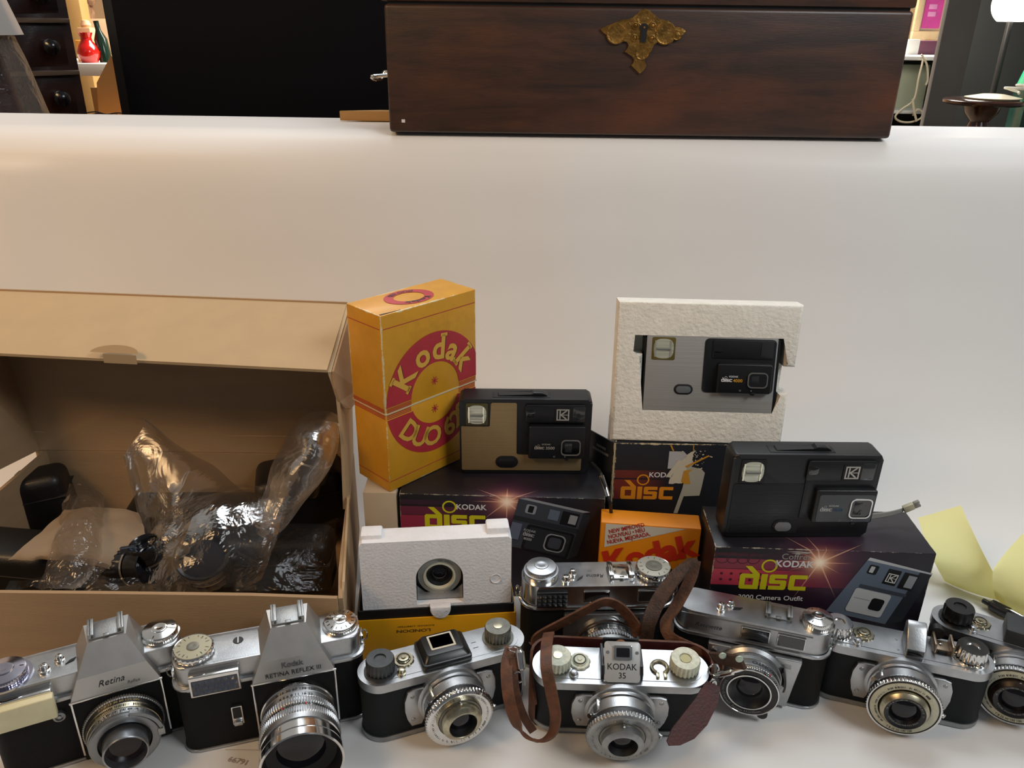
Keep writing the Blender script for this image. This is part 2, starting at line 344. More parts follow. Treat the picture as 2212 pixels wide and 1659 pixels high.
t = thing('card_sheet', 'folded brown card edge lying behind the wooden box on the shelf', 'card', (-.225, 1.085, .3832)); b = B(); b.prism([(0, 0), (.13, 0), (.13, .02), (.05, .02)], 0, .012, 'z', .0005); b.M = Matrix(); obj('sheet', b, mat('tan card', 'b08a55', .8), t)

# ---------------------------------------------------------------- the shop behind
p0 = at(236, 0, 1.5); p1 = at(262, 250, 1.5)
t = thing('television', 'large switched-off black television behind the shelf, left of the wooden box', 'television', (p1.x+.0, 1.5, .1), -.03)
b = B(); b.box(0, 1.15, 0, .045, .02, .72, .004); obj('casing', b, blackp, t)
b = B(); b.box(.018, 1.132, -.002, .001, .04, .70); obj('screen', b, mat('dark navy screen', '070a12', .5, spec=.12), t)
b = B(); b.box(.35, .8, -.08, .14, 0, .021, .003); obj('foot', b, blackp, t)
t = thing('television_bench', 'low dark bench under the black television', 'bench', (-.62, 1.62, -.75)); b = B(); b.box(.05, 1.1, -.2, .25, 0, .8495, .004); obj('body', b, mat('dark bench', '1c1613', .5), t)
# dark chest of drawers, bowed front
dk = woodx('dark polished wood', '150b0a', '2c1612', '301810', .22, (1, 5, 5))
p1 = at(170, 150, 1.65); cx1 = p1.x
t = thing('chest_of_drawers', 'dark polished bow-fronted chest of drawers at the far left', 'chest of drawers', (cx1-.85*cos(.5), 1.65-.85*sin(.5), -.75), .5)
def bow(x0, x1, dep, y1, bul, n=20): return [(x0+(x1-x0)*i/n, dep-bul*(1-((i/n)*2-1)**2)) for i in range(n+1)]+[(x1, y1), (x0, y1)]
b = B(); b.prism(bow(0, .85, .0, .45, .06), 0, 1.42, 'z', .002); obj('carcass', b, dk, t)
zs = [at(100, y, 1.63).z+.75 for y in (262, 156, 44, -60)]
for i in range(3):
    b = B(); b.prism(bow(.01, .835, -.006, .1, .06), zs[i]+.012, zs[i+1]-.004, 'z', .004); d_ = obj('drawer', b, dk, t)
    b = B(); b.prism(bow(.0, .85, -.016, .1, .06), zs[i+1]-.004, zs[i+1]+.004, 'z', .0015); obj('bead_moulding', b, mat('polished edge', '6a5c50', .15, .3, coat=1), d_)
    for px in (.25, .812):
        yy = -.006-.06*(1-((px/.85)*2-1)**2)
        b = B(); b.lathe([(.008, 0), (.008, .010), (.013, .014), (.015, .020), (.013, .027), (.007, .031), (0, .032)], 'y', (px, yy+.002, (zs[i]+zs[i+1])/2-.0), 28); obj('knob', b, mat('glossy black knob', '0c0808', .2, coat=.3), d_)
# clear wrapped tapering column at the far left
p1 = at(20, 258, 1.3); p2 = at(-20, -60, 1.3)
t = thing('wrapped_column', 'tapering clear plastic wrapped column at the far left edge', 'wrapped column', (p1.x-.05, 1.3, -.75))
h_ = p2.z+.75
b = B(); b.lathe([(.12, 0), (.12, h_-.5), (.115, h_-.27), (.085, h_-.12), (.035, h_+.06)], 'z', (0, 0, 0), 14); obj('clear_wrap', b, clear_film('wrinkled cellophane', .82, .4, .16, .05, .6), t)
b = B(); b.lathe([(.1, 0.02), (.1, h_-.45), (.06, h_-.15), (.02, h_+.05), (0, h_+.05)], 'z', (0, 0, 0), 14); obj('core', b, mat('dull plum wrapping', '4a3434', .6, var=.3, vscale=20, bump=.4, bscale=40), t)
zl = at(10, 78, 1.22).z+.75
b = B(); b.lathe([(.088, zl), (.052, zl+.13)], 'z', (0, 0, 0), 14); obj('grey_band', b, mat('translucent grey band', 'a9a29c', .4), t)
# gap on the left: shelf with red vase, boxes and bottle
def shelfpt(px, py, Y): return at(px, py, Y)
Y1 = 3.0; q = at(215, 137, Y1)
t = thing('storage_shelf', 'white shelf far behind on the left carrying the red vase', 'shelf', (q.x, Y1+.1, -.75))
b = B(); b.box(-.35, .25, -.12, .25, q.z+.75-.04, q.z+.75, .002); obj('shelf_board', b, mat('white board', 'e8e0d4', .5), t)
for x in (-.34, .22): b = B(); b.box(x, x+.02, -.1, .23, 0, q.z+.71); obj('side_panel', b, mat('grey side', '8a857e', .6), t)
r0 = at(195, 134, Y1+.05); t = thing('vase', 'round bellied red glass vase on the white shelf', 'vase', (r0.x, Y1+.05, q.z))
b = B(); b.lathe([(0, 0), (.026, 0), (.036, .02), (.038, .035), (.030, .055), (.019, .07), (.018, .082), (.024, .097)], 'z', (0, 0, 0), 28); obj('body', b, mat('red glass', 'c0160e', .12, coat=1), t)
def simple_box(name, label, cat, px, py0, py1, Y, w, d, m, z=None, lid=False, rot=0, wob=.002):
    p = at(px, py1, Y); q_ = at(px, py0, Y); zz = p.z if z is None else z
    t = thing(name, label, cat, (p.x, Y, zz), rot); h = q_.z-zz
    b = B(); b.box(-w/2, w/2, 0, d, 0, h, wob); obj('body', b, m, t); return t
t = simple_box('jar', 'pale orange topped jar above the red vase on the shelf', 'jar', 193, 60, 134, Y1+.15, .045, .05, mat('peach plastic', 'e0b084', .5), q.z)
b = B(); b.lathe([(.012, .1), (.018, .12), (.012, .135), (0, .137)], 'z', (0, .025, 0), 16); obj('stopper', b, mat('peach plastic', '', .5), t)
simple_box('carton', 'small orange packet left of the red vase', 'packet', 179, 87, 134, Y1+.1, .03, .03, mat('orange card', 'e79a3c', .6), q.z)
t = thing('bottle', 'tall dark green bottle right of the red vase', 'bottle', (at(230, 130, Y1+.08).x, Y1+.08, q.z), 0, 0, -.1)
b = B(); b.lathe([(0, 0), (.022, 0), (.022, .075), (.009, .105), (.009, .135), (0, .135)], 'z', (0, 0, 0), 24); obj('body', b, mat('dark green glass', '12281c', .15, coat=.6), t)
simple_box('post', 'tan wooden post standing behind the green bottle', 'post', 208, -60, 300, 3.6, .07, .07, mat('tan wood', 'b48a50', .6, var=.1, vscale=9), -.75)
q2 = at(160, 60, 4.2); simple_box('cabinet', 'pale cabinet at the back of the shop, behind the red vase', 'cabinet', 175, 40, 300, 4.4, .5, .3, mat('warm pale paint', 'd8b48c', .7, var=.15, vscale=4), -.75)
t = simple_box('ornament', 'brown and silver ornament on the pale back cabinet', 'ornament', 182, 8, 40, 4.45, .06, .06, mat('mottled ornament', '8a6a50', .5, var=.5, vscale=30), at(175, 40, 4.4).z)
b = B(); b.lathe([(.02, .06), (.03, .085), (.018, .11), (0, .12)], 'z', (.03, .03, 0), 18); obj('finial', b, mat('mottled ornament', '', .5), t)
# open cardboard box, leaning panel
ya = 2.3; c0 = at(170, 262, ya); c1 = at(262, 262, ya)
t = thing('open_cardboard_box', 'open tan cardboard box below the red vase', 'cardboard box', (c0.x, ya, -.75)); top_ = at(200, 170, ya).z+.75; lo_ = at(200, 225, ya).z+.75
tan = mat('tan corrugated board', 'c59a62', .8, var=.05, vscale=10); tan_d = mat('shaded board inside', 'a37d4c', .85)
b = B(); b.box(-.1, .3, 0, .006, 0, lo_-.03); obj('front_panel', b, tan, t)
b = B(); b.box(-.1, .3, .30, .306, 0, lo_+.02); obj('back_panel', b, tan_d, t)
b = B(); b.box(.3, .306, 0, .306, 0, lo_+.0); obj('side_panel', b, tan, t)
b = B(); b.prism([(-.02, lo_-.12), (.085, lo_-.12), (.075, top_-.03), (.055, top_+.055), (0, top_-.02)], .14, .146, 'y'); obj('flap', b, tan, t)
b = B(); b.prism([(.08, lo_-.06), (.2, lo_-.06), (.2, top_), (.075, top_)], .2, .206, 'y'); obj('inner_panel', b, tan_d, t)
b = B(); b.box(-.1, .3, .0, .3, .9, .906); obj('bottom_panel', b, tan_d, t)
t = thing('cable', 'black cable looped over the open cardboard box rim', 'cable', (c0.x, ya+.003, lo_-.75-.03)); b = B(); b.tube(spline([(0, .0, 0), (.02, -.003, .006), (.05, 0, .010), (.08, -.002, .004), (.11, 0, .008), (.15, 0, .002)], 6), .0018, 6); b.tube(spline([(.02, -.006, -.004), (.04, 0, .003), (.06, 0, .006), (.09, 0, .002), (.11, -.006, .005)], 6), .0016, 6); obj('wire', b, blackp, t)
# right hand side
Yp = 2.2; a0 = at(2062, 0, Yp); a1 = at(1992, 280, Yp)
t = thing('pillar', 'charcoal grey painted pillar right of the wooden box', 'pillar', (at(2021, 140, Yp).x, Yp, -.75))
b = B(); b.box(0, .080, 0, .02, 0, 3.1, .003); obj('shaft', b, mat('charcoal paint', '72706d', .6, var=.04, vscale=5), t)
t = thing('partition', 'dark grey partition panel behind the globe lamp', 'partition', (at(2090, 140, 2.7).x, 2.75, -.75)); b = B(); b.box(-.05, 1.3, 0, .04, 0, 3.1); obj('panel', b, mat('dark grey panel', '575a5a', .55, var=.05, vscale=3), t)
for x in (.16, .2): b = B(); b.box(x+.06, x+.075, -.012, .001, 0, 3.1); obj('batten', b, mat('grey batten', '767878', .5), t)
# pedestal table with its things
Yt = 2.0; pc = at(2126, 214, Yt); T0 = (pc.x, Yt, -.75); ht = pc.z+.75
t = thing('pedestal_table', 'small round dark wood pedestal table at the far right', 'table', T0)
b = B(); b.lathe([(0, ht-.012), (.080, ht-.012), (.087, ht-.008), (.087, ht-.003), (.082, ht), (0, ht)], 'z', (0, 0, 0), 56); obj('tabletop', b, woodx('table mahogany', '2c1a14', '4a2c22', '40241a', .12), t)
b = B(); b.lathe([(.04, ht-.012), (.036, ht-.03), (.02, ht-.05), (.028, ht-.075), (.033, ht-.095), (.02, ht-.125), (.012, ht-.14), (.02, ht-.165), (.026, ht-.2), (.02, ht-.4), (.03, .2), (.05, .05), (.14, .02), (.14, 0), (0, 0)], 'z', (0, 0, 0), 32); obj('pedestal', b, MATS['table mahogany'], t)
t = thing('doily', 'round cream doily plate on the pedestal table', 'plate', (pc.x+.017, Yt-.004, pc.z+.0003)); b = B(); b.lathe([(0, 0), (.055, 0), (.060, .004), (.045, .007), (.025, .011), (0, .012)], 'z', (0, 0, 0), 40); obj('dish', b, mat('cream glaze', 'efe6c8', .3), t)
t = thing('cord_coil', 'loose coil of white cord on the pedestal table', 'cord', (pc.x+.050, Yt-.012, pc.z+.009))
P = [(0.02*cos(a)*(1+.2*sin(3*a))+a*.004, .018*sin(a), .005+.009*abs(sin(a*.5))+.001*a) for a in [i*.3 for i in range(55)]]
b = B(); b.tube(P, .0028, 7); obj('cord', b, mat('white plastic cord', 'e6e4dc', .4), t)
gl = at(2191, 8, 2.45)
t = thing('globe_lamp', 'lit white globe lamp at the top right, cut by the frame', 'lamp', (gl.x, 2.45, -.75))
b = B(); rg = .055; b.lathe([(rg*sin(a), gl.z+.75-rg*cos(a)) for a in [.62+i*(pi-.62)/20 for i in range(21)]]+[(0, gl.z+.75+rg)], 'z', (0, 0, 0), 40); b.lathe([(0, gl.z+.75-rg*cos(.62)), (rg*sin(.62), gl.z+.75-rg*cos(.62))], 'z', (0, 0, 0), 40)
obj('globe_shade', b, mat('lit opal glass', 'fff6e6', .4, emis=5), t)
b = B(); b.lathe([(0, 0), (.07, 0), (.07, .015), (.008, .03), (.008, gl.z+.75-rg*.8), (.02, gl.z+.75-rg*.8)], 'z', (0, 0, 0), 24); obj('pole', b, mat('grey lamp pole', '454545', .4, .5), t)
l = bpy.data.lights.new('globe_lamp_light', 'POINT'); l.energy = 2.5; l.color = (1, .93, .82); l.shadow_soft_size = .08; o = bpy.data.objects.new('globe_lamp_light', l); C.objects.link(o); o.location = (gl.x-.16, 2.35, gl.z)
# green glass block and dark green case behind the table
g0 = at(2208, 186, 2.3); t = thing('green_glass_case', 'bright green glass block beside the pedestal table', 'glass block', (g0.x, 2.3, g0.z)); b = B(); b.prism([(.02, 0), (.24, 0), (.24, .085), (.04, .072)], 0, .065, 'y', .003); obj('block', b, mat('emerald glass', '2aa77c', .15, coat=.7, var=.4, vscale=14), t)
t = thing('dark_green_cabinet', 'dark green glazed cabinet under the bright green glass block', 'cabinet', (g0.x, 2.3, -.75)); b = B(); b.box(.02, .35, 0, .07, 0, g0.z+.7495, .003); obj('body', b, mat('dark green glaze', '1c3a32', .25, coat=.5, var=.6, vscale=12), t)
# gap right of the chest
Ys = 3.0; s0 = at(1990, 118, Ys); t = thing('metal_shelf', 'white metal shelf with clutter seen right of the wooden box', 'shelf', (s0.x-.2, Ys, -.75)); hz = s0.z+.75
wm = mat('white metal', 'dfe2e2', .4); b = B(); b.box(-.1, .5, -.2, .3, hz-.012, hz, .002); obj('shelf_board', b, wm, t)
for z_ in (hz-.165, hz-.33): b = B(); b.box(-.1, .5, -.2, .3, z_-.01, z_, .002); obj('shelf_board', b, wm, t)
for x in (-.1, .49): b = B(); b.box(x, x+.012, -.2, .3, 0, hz); obj('side_panel', b, wm, t)
b = B(); b.box(-.1, .5, .29, .3, 0, hz); obj('back_panel', b, mat('grey metal back', 'a4a8a8', .5), t)
t = simple_box('crate', 'grey crate on the white metal shelf', 'crate', 1955, 172, 222, Ys-.1, .16, .2, mat('grey crate plastic', '6f7476', .5), s0.z-.165-.0)
t.location.z = s0.z-.33
t = simple_box('tray', 'pale green tray on the middle of the white metal shelf', 'tray', 1975, 140, 160, Ys-.1, .10, .2, mat('pale green plastic', 'c2ccb4', .5), s0.z-.165)
t = simple_box('purple_box', 'dull purple box on top of the white metal shelf', 'box', 2006, 88, 118, Ys, .075, .1, mat('plum card', '6a3a50', .6), s0.z)
t = simple_box('white_jar', 'small white jar on top of the white metal shelf', 'jar', 1970, 85, 118, Ys, .04, .05, mat('white china', 'e9e6e0', .4), s0.z)
# picture in a wooden frame, above
f0 = at(1969, 86, 3.3); f1 = at(2044, 86, 3.3); fw_ = f1.x-f0.x
t = thing('framed_poster', 'pink poster in a pale wooden frame above the metal shelf', 'framed poster', (f0.x, 3.3, f0.z)); pw = mat('pale gilt wood', 'dcbf92', .5, var=.12, vscale=20)
b = B(); b.box(0, fw_, 0, .02, 0, .03, .002); b.box(0, .022, 0, .02, .03, .45, .002); b.box(fw_-.026, fw_, 0, .02, .03, .45, .002); b.box(0, fw_, 0, .02, .45, .48, .002); obj('frame', b, pw, t)
b = B(); b.box(.02, fw_-.02, .012, .02, .025, .455); obj('mount', b, mat('ivory mount', 'ddd2bc', .6), t)
b = B(); b.box(.030, fw_-.032, .008, .013, .04, .42); obj('pink_print', b, mat('pink print', 'd64aa0', .5, var=.15, vscale=12), t)
b = B(); b.text('OPEN', .03, lambda u, v: (fw_/2+u, .0075, .085+v), .02); b.text('ICONS', .026, lambda u, v: (fw_/2+u, .0075, .115+v), .02); bmesh.ops.delete(b.bm, geom=b.bm.verts[:], context='VERTS')
for z_ in (.08, .105): b.box(.045, fw_-.055, .0073, .0079, z_, z_+.016, .001)
obj('pale_panel', b, mat('pale pink print', 'e79bcb', .5), t)
t = thing('picture_easel', 'tall plain stand holding the framed poster', 'stand', (f0.x+.05, 3.33, -.75)); b = B(); b.box(0, .02, 0, .03, 0, f0.z+1.1); b.box(fw_-.12, fw_-.10, 0, .03, 0, f0.z+1.1); b.box(0, fw_-.1, -.035, .03, f0.z+.738, f0.z+.7495); obj('uprights', b, pw, t)
# white flex hanging over the shelf
Yc = 2.79; t = thing('hanging_flex', 'long cream electrical flex hanging in a loop right of the wooden box', 'flex', at(1960, 270, Yc))
o0 = Vector(t.location)
def rel(L, Y): return [at(x, y, Y)-o0 for x, y in L]
b = B(); b.tube(spline(rel([(1990, 118), (1994, 128), (1984, 170), (1974, 215), (1948, 236), (1934, 252), (1944, 262), (1966, 264), (1988, 256), (1992, 244), (1982, 236), (1972, 250)], Yc), 6), .0032, 8)
b.tube(spline(rel([(1992, 122), (2002, 140), (2004, 170), (2000, 184)], Yc), 6), .0034, 8); b.tube(spline(rel([(1972, 214), (1975, 240), (1980, 262)], Yc-.01), 6), .0036, 8); obj('flex', b, mat('cream flex', 'ddd2b8', .45), t)
y0 = at(1930, 282, 1.35); t = thing('wooden_batten', 'yellowish wooden batten beyond the paper edge, right of the wooden box', 'batten', (y0.x-.05, 1.3, y0.z-.015)); b = B(); b.box(0, .13, 0, .03, 0, .022, .002); obj('strip', b, mat('yellow pine', 'd8b868', .5), t)
t = thing('pine_stand', 'small pine stool carrying the wooden batten', 'stool', (y0.x-.05, 1.3, -.75)); b = B(); b.box(0, .13, 0, .2, y0.z+.75-.045, y0.z+.7345, .002); b.box(.0, .02, .01, .19, 0, y0.z+.70); b.box(.11, .13, .01, .19, 0, y0.z+.70); obj('body', b, MATS['yellow pine'], t)
# ---------------------------------------------------------------- printed marks
def logo(b, f, s):       # the four-letter word mark with its ring, built from strokes
    def R(x0, x1, y0, y1): b.add([f(x0*s, y0*s), f(x1*s, y0*s), f(x1*s, y1*s), f(x0*s, y1*s)], [[0, 1, 2, 3]])
    def Pl(L): b.add([f(x*s, y*s) for x, y in L], [list(range(len(L)))])
    Pl([(14, 0), (160, 0), (160, 42), (45, 42), (45, 112), (112, 112), (112, 42), (160, 42), (160, 155), (14, 155), (0, 141), (0, 14)][:0] or [(14, 0), (160, 0), (160, 42), (0, 42), (0, 14)])
    R(0, 46, 42, 112); R(112, 160, 42, 112); Pl([(0, 112), (160, 112), (160, 155), (14, 155), (0, 141)])
    Pl([(32, 232), (88, 232), (160, 155), (105, 155)])
    R(176, 228, 0, 155)
    Pl([(244, 0), (372, 0), (388, 14), (388, 88), (374, 98), (340, 98), (340, 40), (244, 40)]); Pl([(388, 155), (258, 155), (244, 141), (244, 72), (256, 60), (340, 60), (340, 98), (290, 98), (290, 115), (388, 115)])
    Pl([(555, 0), (555, 40), (456, 40), (456, 115), (555, 115), (555, 155), (424, 155), (408, 141), (408, 14), (424, 0)])
    n = 28; v = [f((228+q*cos(2*pi*i/n))*s, (238+q*sin(2*pi*i/n))*s) for q in (66, 50) for i in range(n)]
    b.add(v, [[i, (i+1) % n, n+(i+1) % n, n+i] for i in range(n)])
def kmark(b, f, s):      # framed K emblem, side s
    def Q(L): b.add([f(x*s, y*s) for x, y in L], [list(range(len(L)))])
    t = .1; Q([(0, 0), (1, 0), (1, t), (0, t)]); Q([(0, 1-t), (1, 1-t), (1, 1), (0, 1)]); Q([(0, t), (t, t), (t, 1-t), (0, 1-t)]); Q([(1-t, t), (1, t), (1, 1-t), (1-t, 1-t)])
    Q([(.22, .12), (.32, .12), (.32, .88), (.22, .88)]); Q([(.32, .46), (.70, .12), (.86, .12), (.44, .5), (.86, .88), (.70, .88), (.32, .54)]); Q([(.5, .47), (.9, .47), (.9, .53), (.5, .53)])
def star_print(cu, cv, pinks, spk, glow=.02, cc=('ffe9d0', 'd08a64', '6a3450'), haze=None):
    def ex(N, v, x, y, z, base):
        q = N.m('ADD', z, y); du = N.m('SUBTRACT', x, cu); dv = N.m('SUBTRACT', q, cv)
        onf = N.m('MAXIMUM', N.m('LESS_THAN', y, .0006), N.m('MULTIPLY', N.m('GREATER_THAN', z, spk['h']-.0006), 1.0))
        r = N.m('SQRT', N.m('ADD', N.m('MULTIPLY', du, du), N.m('MULTIPLY', dv, dv)))
        if haze: base = N.mix(N.m('MULTIPLY', onf, N.m('MULTIPLY', haze[2], N.m('EXPONENT', N.m('MULTIPLY', N.m('ABSOLUTE', N.m('SUBTRACT', x, haze[0])), -1/haze[1])))), base, srgb('341a34'))
        for (v0, v1, u1, col, st) in pinks:
            f = N.m('MULTIPLY', N.m('GREATER_THAN', z, v0), N.m('LESS_THAN', z, v1)); f = N.m('MULTIPLY', f, N.m('LESS_THAN', y, .0006))
            g = N.m('MULTIPLY', f, N.m('MULTIPLY', st, N.ramp(x, u1, u1*.35))); base = N.mix(g, base, srgb(col))
        g2 = N.m('MULTIPLY', onf, N.m('EXPONENT', N.m('MULTIPLY', N.m('MULTIPLY', r, r), -1/(glow*glow*1.6)))); base = N.mix(N.m('MULTIPLY', g2, .8), base, srgb(cc[2]))
        g1 = N.m('MULTIPLY', onf, N.m('EXPONENT', N.m('MULTIPLY', N.m('MULTIPLY', r, r), -1/(glow*glow*.36)))); base = N.mix(N.m('MULTIPLY', g1, .95), base, srgb(cc[1]))
        for an, L, w in spk['s']:
            a = radians(an); p = N.m('ADD', N.m('MULTIPLY', du, cos(a)), N.m('MULTIPLY', dv, sin(a))); d = N.m('ABSOLUTE', N.m('SUBTRACT', N.m('MULTIPLY', du, sin(a)), N.m('MULTIPLY', dv, cos(a))))
            k = N.m('SUBTRACT', 1.0, N.m('DIVIDE', p, L)); wd = N.m('MULTIPLY', N.m('MAXIMUM', k, .02), w)
            f = N.m('MULTIPLY', N.m('MULTIPLY', N.m('GREATER_THAN', p, 0.0), N.m('GREATER_THAN', k, 0.0)), N.m('SUBTRACT', 1.0, N.m('DIVIDE', d, wd), clamp=True))
            base = N.mix(N.m('MULTIPLY', N.m('MULTIPLY', onf, f), N.m('POWER', N.m('MAXIMUM', k, .0), .4)), base, srgb('e8b294'))
        g0 = N.m('MULTIPLY', onf, N.m('EXPONENT', N.m('MULTIPLY', N.m('MULTIPLY', r, r), -1/(glow*glow*.10)))); return N.mix(g0, base, srgb(cc[0]))
    return ex
E0 = .00025
def card_box(name, label, cat, loc, yaw, w, d, h, m, group=None, bev=.0008, part='carton'):
    t = thing(name, label, cat, loc, yaw, group=group); b = B(); b.box(0, w, 0, d, 0, h, bev, 2); o = obj(part, b, m, t); return t, o
picm = [mat('print slate', '3a404a', .5), mat('print dark', '0e1014', .5), mat('print pale grey', '8f969c', .5), mat('print blue grey', '5d6a7c', .5), mat('print light', 'b9bfc2', .5), mat('print ridge', '23272e', .5)]
def picture(b, u0, v0, an, s, L):     # printed product photo: list of (material, polygon)
    a = radians(an)
    for i, (m, P) in enumerate(L):
        b.m = m; Q = [(u0+(x*cos(a)-y*sin(a))*s, -E0-.00004*i, v0+(x*sin(a)+y*cos(a))*s) for x, y in P]; b.add(Q, [list(range(len(Q)))])
def rr(x0, x1, y0, y1, r): return rrect(x0, x1, y0, y1, r, 4)
# --- left black box under the gold camera
DLw, DLh, DLd = .186, .111, .070
spkL = {'h': DLh, 's': [(90, .022, .0016), (32, .034, .0014), (148, .034, .0014), (0, .03, .0012), (180, .032, .0012), (-42, .030, .0013), (222, .030, .0013), (-90, .026, .0013), (12, .02, .001), (168, .02, .001)]}
exL = star_print(.0975, DLh-.006, [(DLh-.022, DLh-.013, .075, '7a2a48', .55), (DLh-.045, DLh-.0225, .075, '9c3050', .75), (DLh-.011, DLh-.006, .06, '3a1c34', .6)], spkL, .017, haze=(.10, .03, .25))
t, o = card_box('camera_carton', 'black printed camera carton under the gold-fronted camera, yellow word on its front', 'carton', (-.1006, .6273, 0), -.024, DLw, DLd, DLh, boxmat('disc box left', '14151b', DLw, DLd, DLh, .0011, '8d8878', extra=exL))
def fr(u, v): return (u, -E0, v)
b = B(); logo(b, off(fr, .0225, DLh-.0365), .0001); obj('yellow_lettering', b, disc_yellow, o, 0)
b = B(); b.text('KODAK', .0078, off(fr, .0655, DLh-.0150), .02); obj('white_lettering', b, white_ink, o, 0)
b = B(); L = [(0, [(-.5, -.45), (.5, -.45), (.5, .42), (-.5, .42)]), (5, [(.5, -.45), (.62, -.36), (.62, .40), (.5, .42)]), (2, [(-.45, .22), (.48, .42), (.6, .40), (-.4, .40)][:0] or [(-.5, .42), (.5, .42), (.6, .46), (-.4, .46)]),
     (2, rr(-.36, -.20, .20, .36, .03)), (1, rr(-.32, -.24, .22, .34, .01)), (3, [(.0, .18), (.16, .18), (.16, .36), (.0, .36)]), (1, [(.2, .14), (.46, .14), (.46, .38), (.2, .38)]), (2, [(.32, .18), (.44, .18), (.44, .34), (.32, .34)]), (5, [(-.5, .04), (.5, .04), (.5, .12), (-.5, .12)]),
     (1, rr(-.26, .48, -.45, .02, .04)), (5, rr(-.22, .44, -.42, -.02, .03)), (2, rr(.06, .38, -.38, -.06, .09)), (1, rr(.08, .36, -.36, -.08, .08)), (0, rr(.12, .32, -.32, -.12, .05)), (3, [(-.5, -.3), (-.34, -.3), (-.34, .0), (-.5, .0)])]
picture(b, .132, .078, -13, .060, L); b.M = Matrix(); obj('printed_picture', b, picm, o, 0)
b = B(); a_ = radians(-13)
def pf(u, v): x, y = u-.012, v-.0065; return (.132+x*cos(a_)-y*sin(a_), -E0-.0007, .078+x*sin(a_)+y*cos(a_))
b.text('KODAK', .0032, off(pf, 0, 0), .02, 'C'); logo(b, off(pf, -.0055, -.0052), .000019); b.text('8000', .0038, off(pf, 0, -.0095), .02); obj('small_lettering', b, mat('dim print', 'a0a4a6', .5), o, 0)
# --- right black box
DRw, DRh, DRd = .1785, .1115, .0615
spkR = {'h': DRh, 's': [(104, .034, .0012), (130, .042, .0014), (32, .044, .0014), (0, .028, .001), (178, .03, .0011), (200, .028, .001), (-62, .042, .0011), (246, .044, .0011), (-30, .022, .001), (150, .02, .001), (75, .02, .001)]}
exR = star_print(.0865, DRh-.0125, [(DRh-.021, DRh-.011, .12, '8a3346', .8), (DRh-.0375, DRh-.0215, .12, 'b2374c', .95), (DRh-.0085, DRh-.0055, .06, '5a2030', .4)], spkR, .0175, ('fff0d8', 'd8925c', '6a3048'), haze=(.105, .04, .55))
t, o = card_box('camera_carton', 'black printed camera outfit carton under the all-black camera, at the right', 'carton', (.168, .5515, 0), -.030, DRw, DRd, DRh, boxmat('disc box right', '131419', DRw, DRd, DRh, .0011, 'a09a8a', extra=exR))
b = B(); logo(b, off(fr, .0235, DRh-.041), .0001); obj('yellow_lettering', b, disc_yellow, o, 0)
b = B(); b.text('KODAK', .0088, off(fr, .0668, DRh-.0175), .03, 'C'); obj('white_lettering', b, white_ink, o, 0)
b = B(); b.text('3000 Camera Outfit', .0066, off(fr, .0515, DRh-.0515), .012); obj('outfit_lettering', b, white_ink, o, 0)
b = B(); b.text('Coffret', .0080, off(fr, .0668, DRh-.0100), 0); obj('grey_lettering', b, mat('rubbed print', '9a9892', .6), o, 0)
b = B()
for k_ in range(4): b.ringp([(x, y) for x, y in circ(.007+.0085*k_, DRh-.0105, .0055, 20)], circ(.007+.0085*k_, DRh-.0105, .0048, 20), -E0/2)
for k_ in range(5):
    for j_ in range(2): b.poly(circ(.008+.008*k_, DRh-.026-.006*j_, .0013, 10), -E0/2)
obj('printed_dots', b, mat('maroon print', '4a1626', .5), o, 0)
b = B(); L = [(3, [(-.62, -.62), (.42, -.62), (.52, .5), (-.38, .5)]), (5, [(.42, -.62), (.66, -.5), (.72, .5), (.52, .5)]), (4, [(-.40, .5), (.52, .5), (.72, .48), (.52, .56), (-.36, .56)][:0] or [(-.38, .5), (.72, .5), (.72, .53), (-.36, .56)]),
     (1, rr(-.30, -.14, .26, .44, .03)), (4, rr(-.27, -.20, .29, .41, .01)), (1, [(.02, .14), (.24, .14), (.24, .44), (.02, .44)]), (1, [(.29, .12), (.54, .12), (.54, .44), (.29, .44)]), (2, [(.38, .16), (.52, .16), (.52, .40), (.38, .40)]), (0, [(-.3, -.02), (.5, -.02), (.5, .04), (-.3, .04)]),
     (4, rr(-.34, .28, -.52, -.04, .05)), (2, [(-.3, -.24), (-.02, -.24), (-.02, -.225), (-.3, -.225)]), (1, rr(.0, .22, -.40, -.16, .05)), (4, rr(.0, .22, -.40, -.16, .05)[:0] or [(.0, -.42), (.2, -.42), (.2, -.405), (.0, -.405)])]
picture(b, .1375, .074, -13, .051, L); obj('printed_picture', b, picm, o, 0)
b = B(); a_ = radians(-13)
def pf2(u, v): return (.1375+u*cos(a_)-v*sin(a_), -E0-.0007, .074+u*sin(a_)+v*cos(a_))
kmark(b, off(pf2, .0022, .0098), .0088); obj('emblem', b, mat('pale print', 'c9ccc8', .5), o, 0)
b = B()
for (u, v, du, dv) in [(.058, .109, .02, .0006), (.062, .1075, .012, .0005), (.07, .1085, .009, .0008)]: b.poly([(u, v), (u+du*.5, v-dv), (u+du, v), (u+du*.45, v+dv)], -E0)
for k_ in range(12): u = .022+random.random()*.018; v = .018+random.random()*.006; b.poly([(u, v), (u+.006+random.random()*.008, v+.0012*random.uniform(-1, 1)), (u+.003, v+.0004)], DRh+.0002, 'z')
obj('scuffs', b, mat('scuffed card', 'b8b4aa', .8), o, 0)
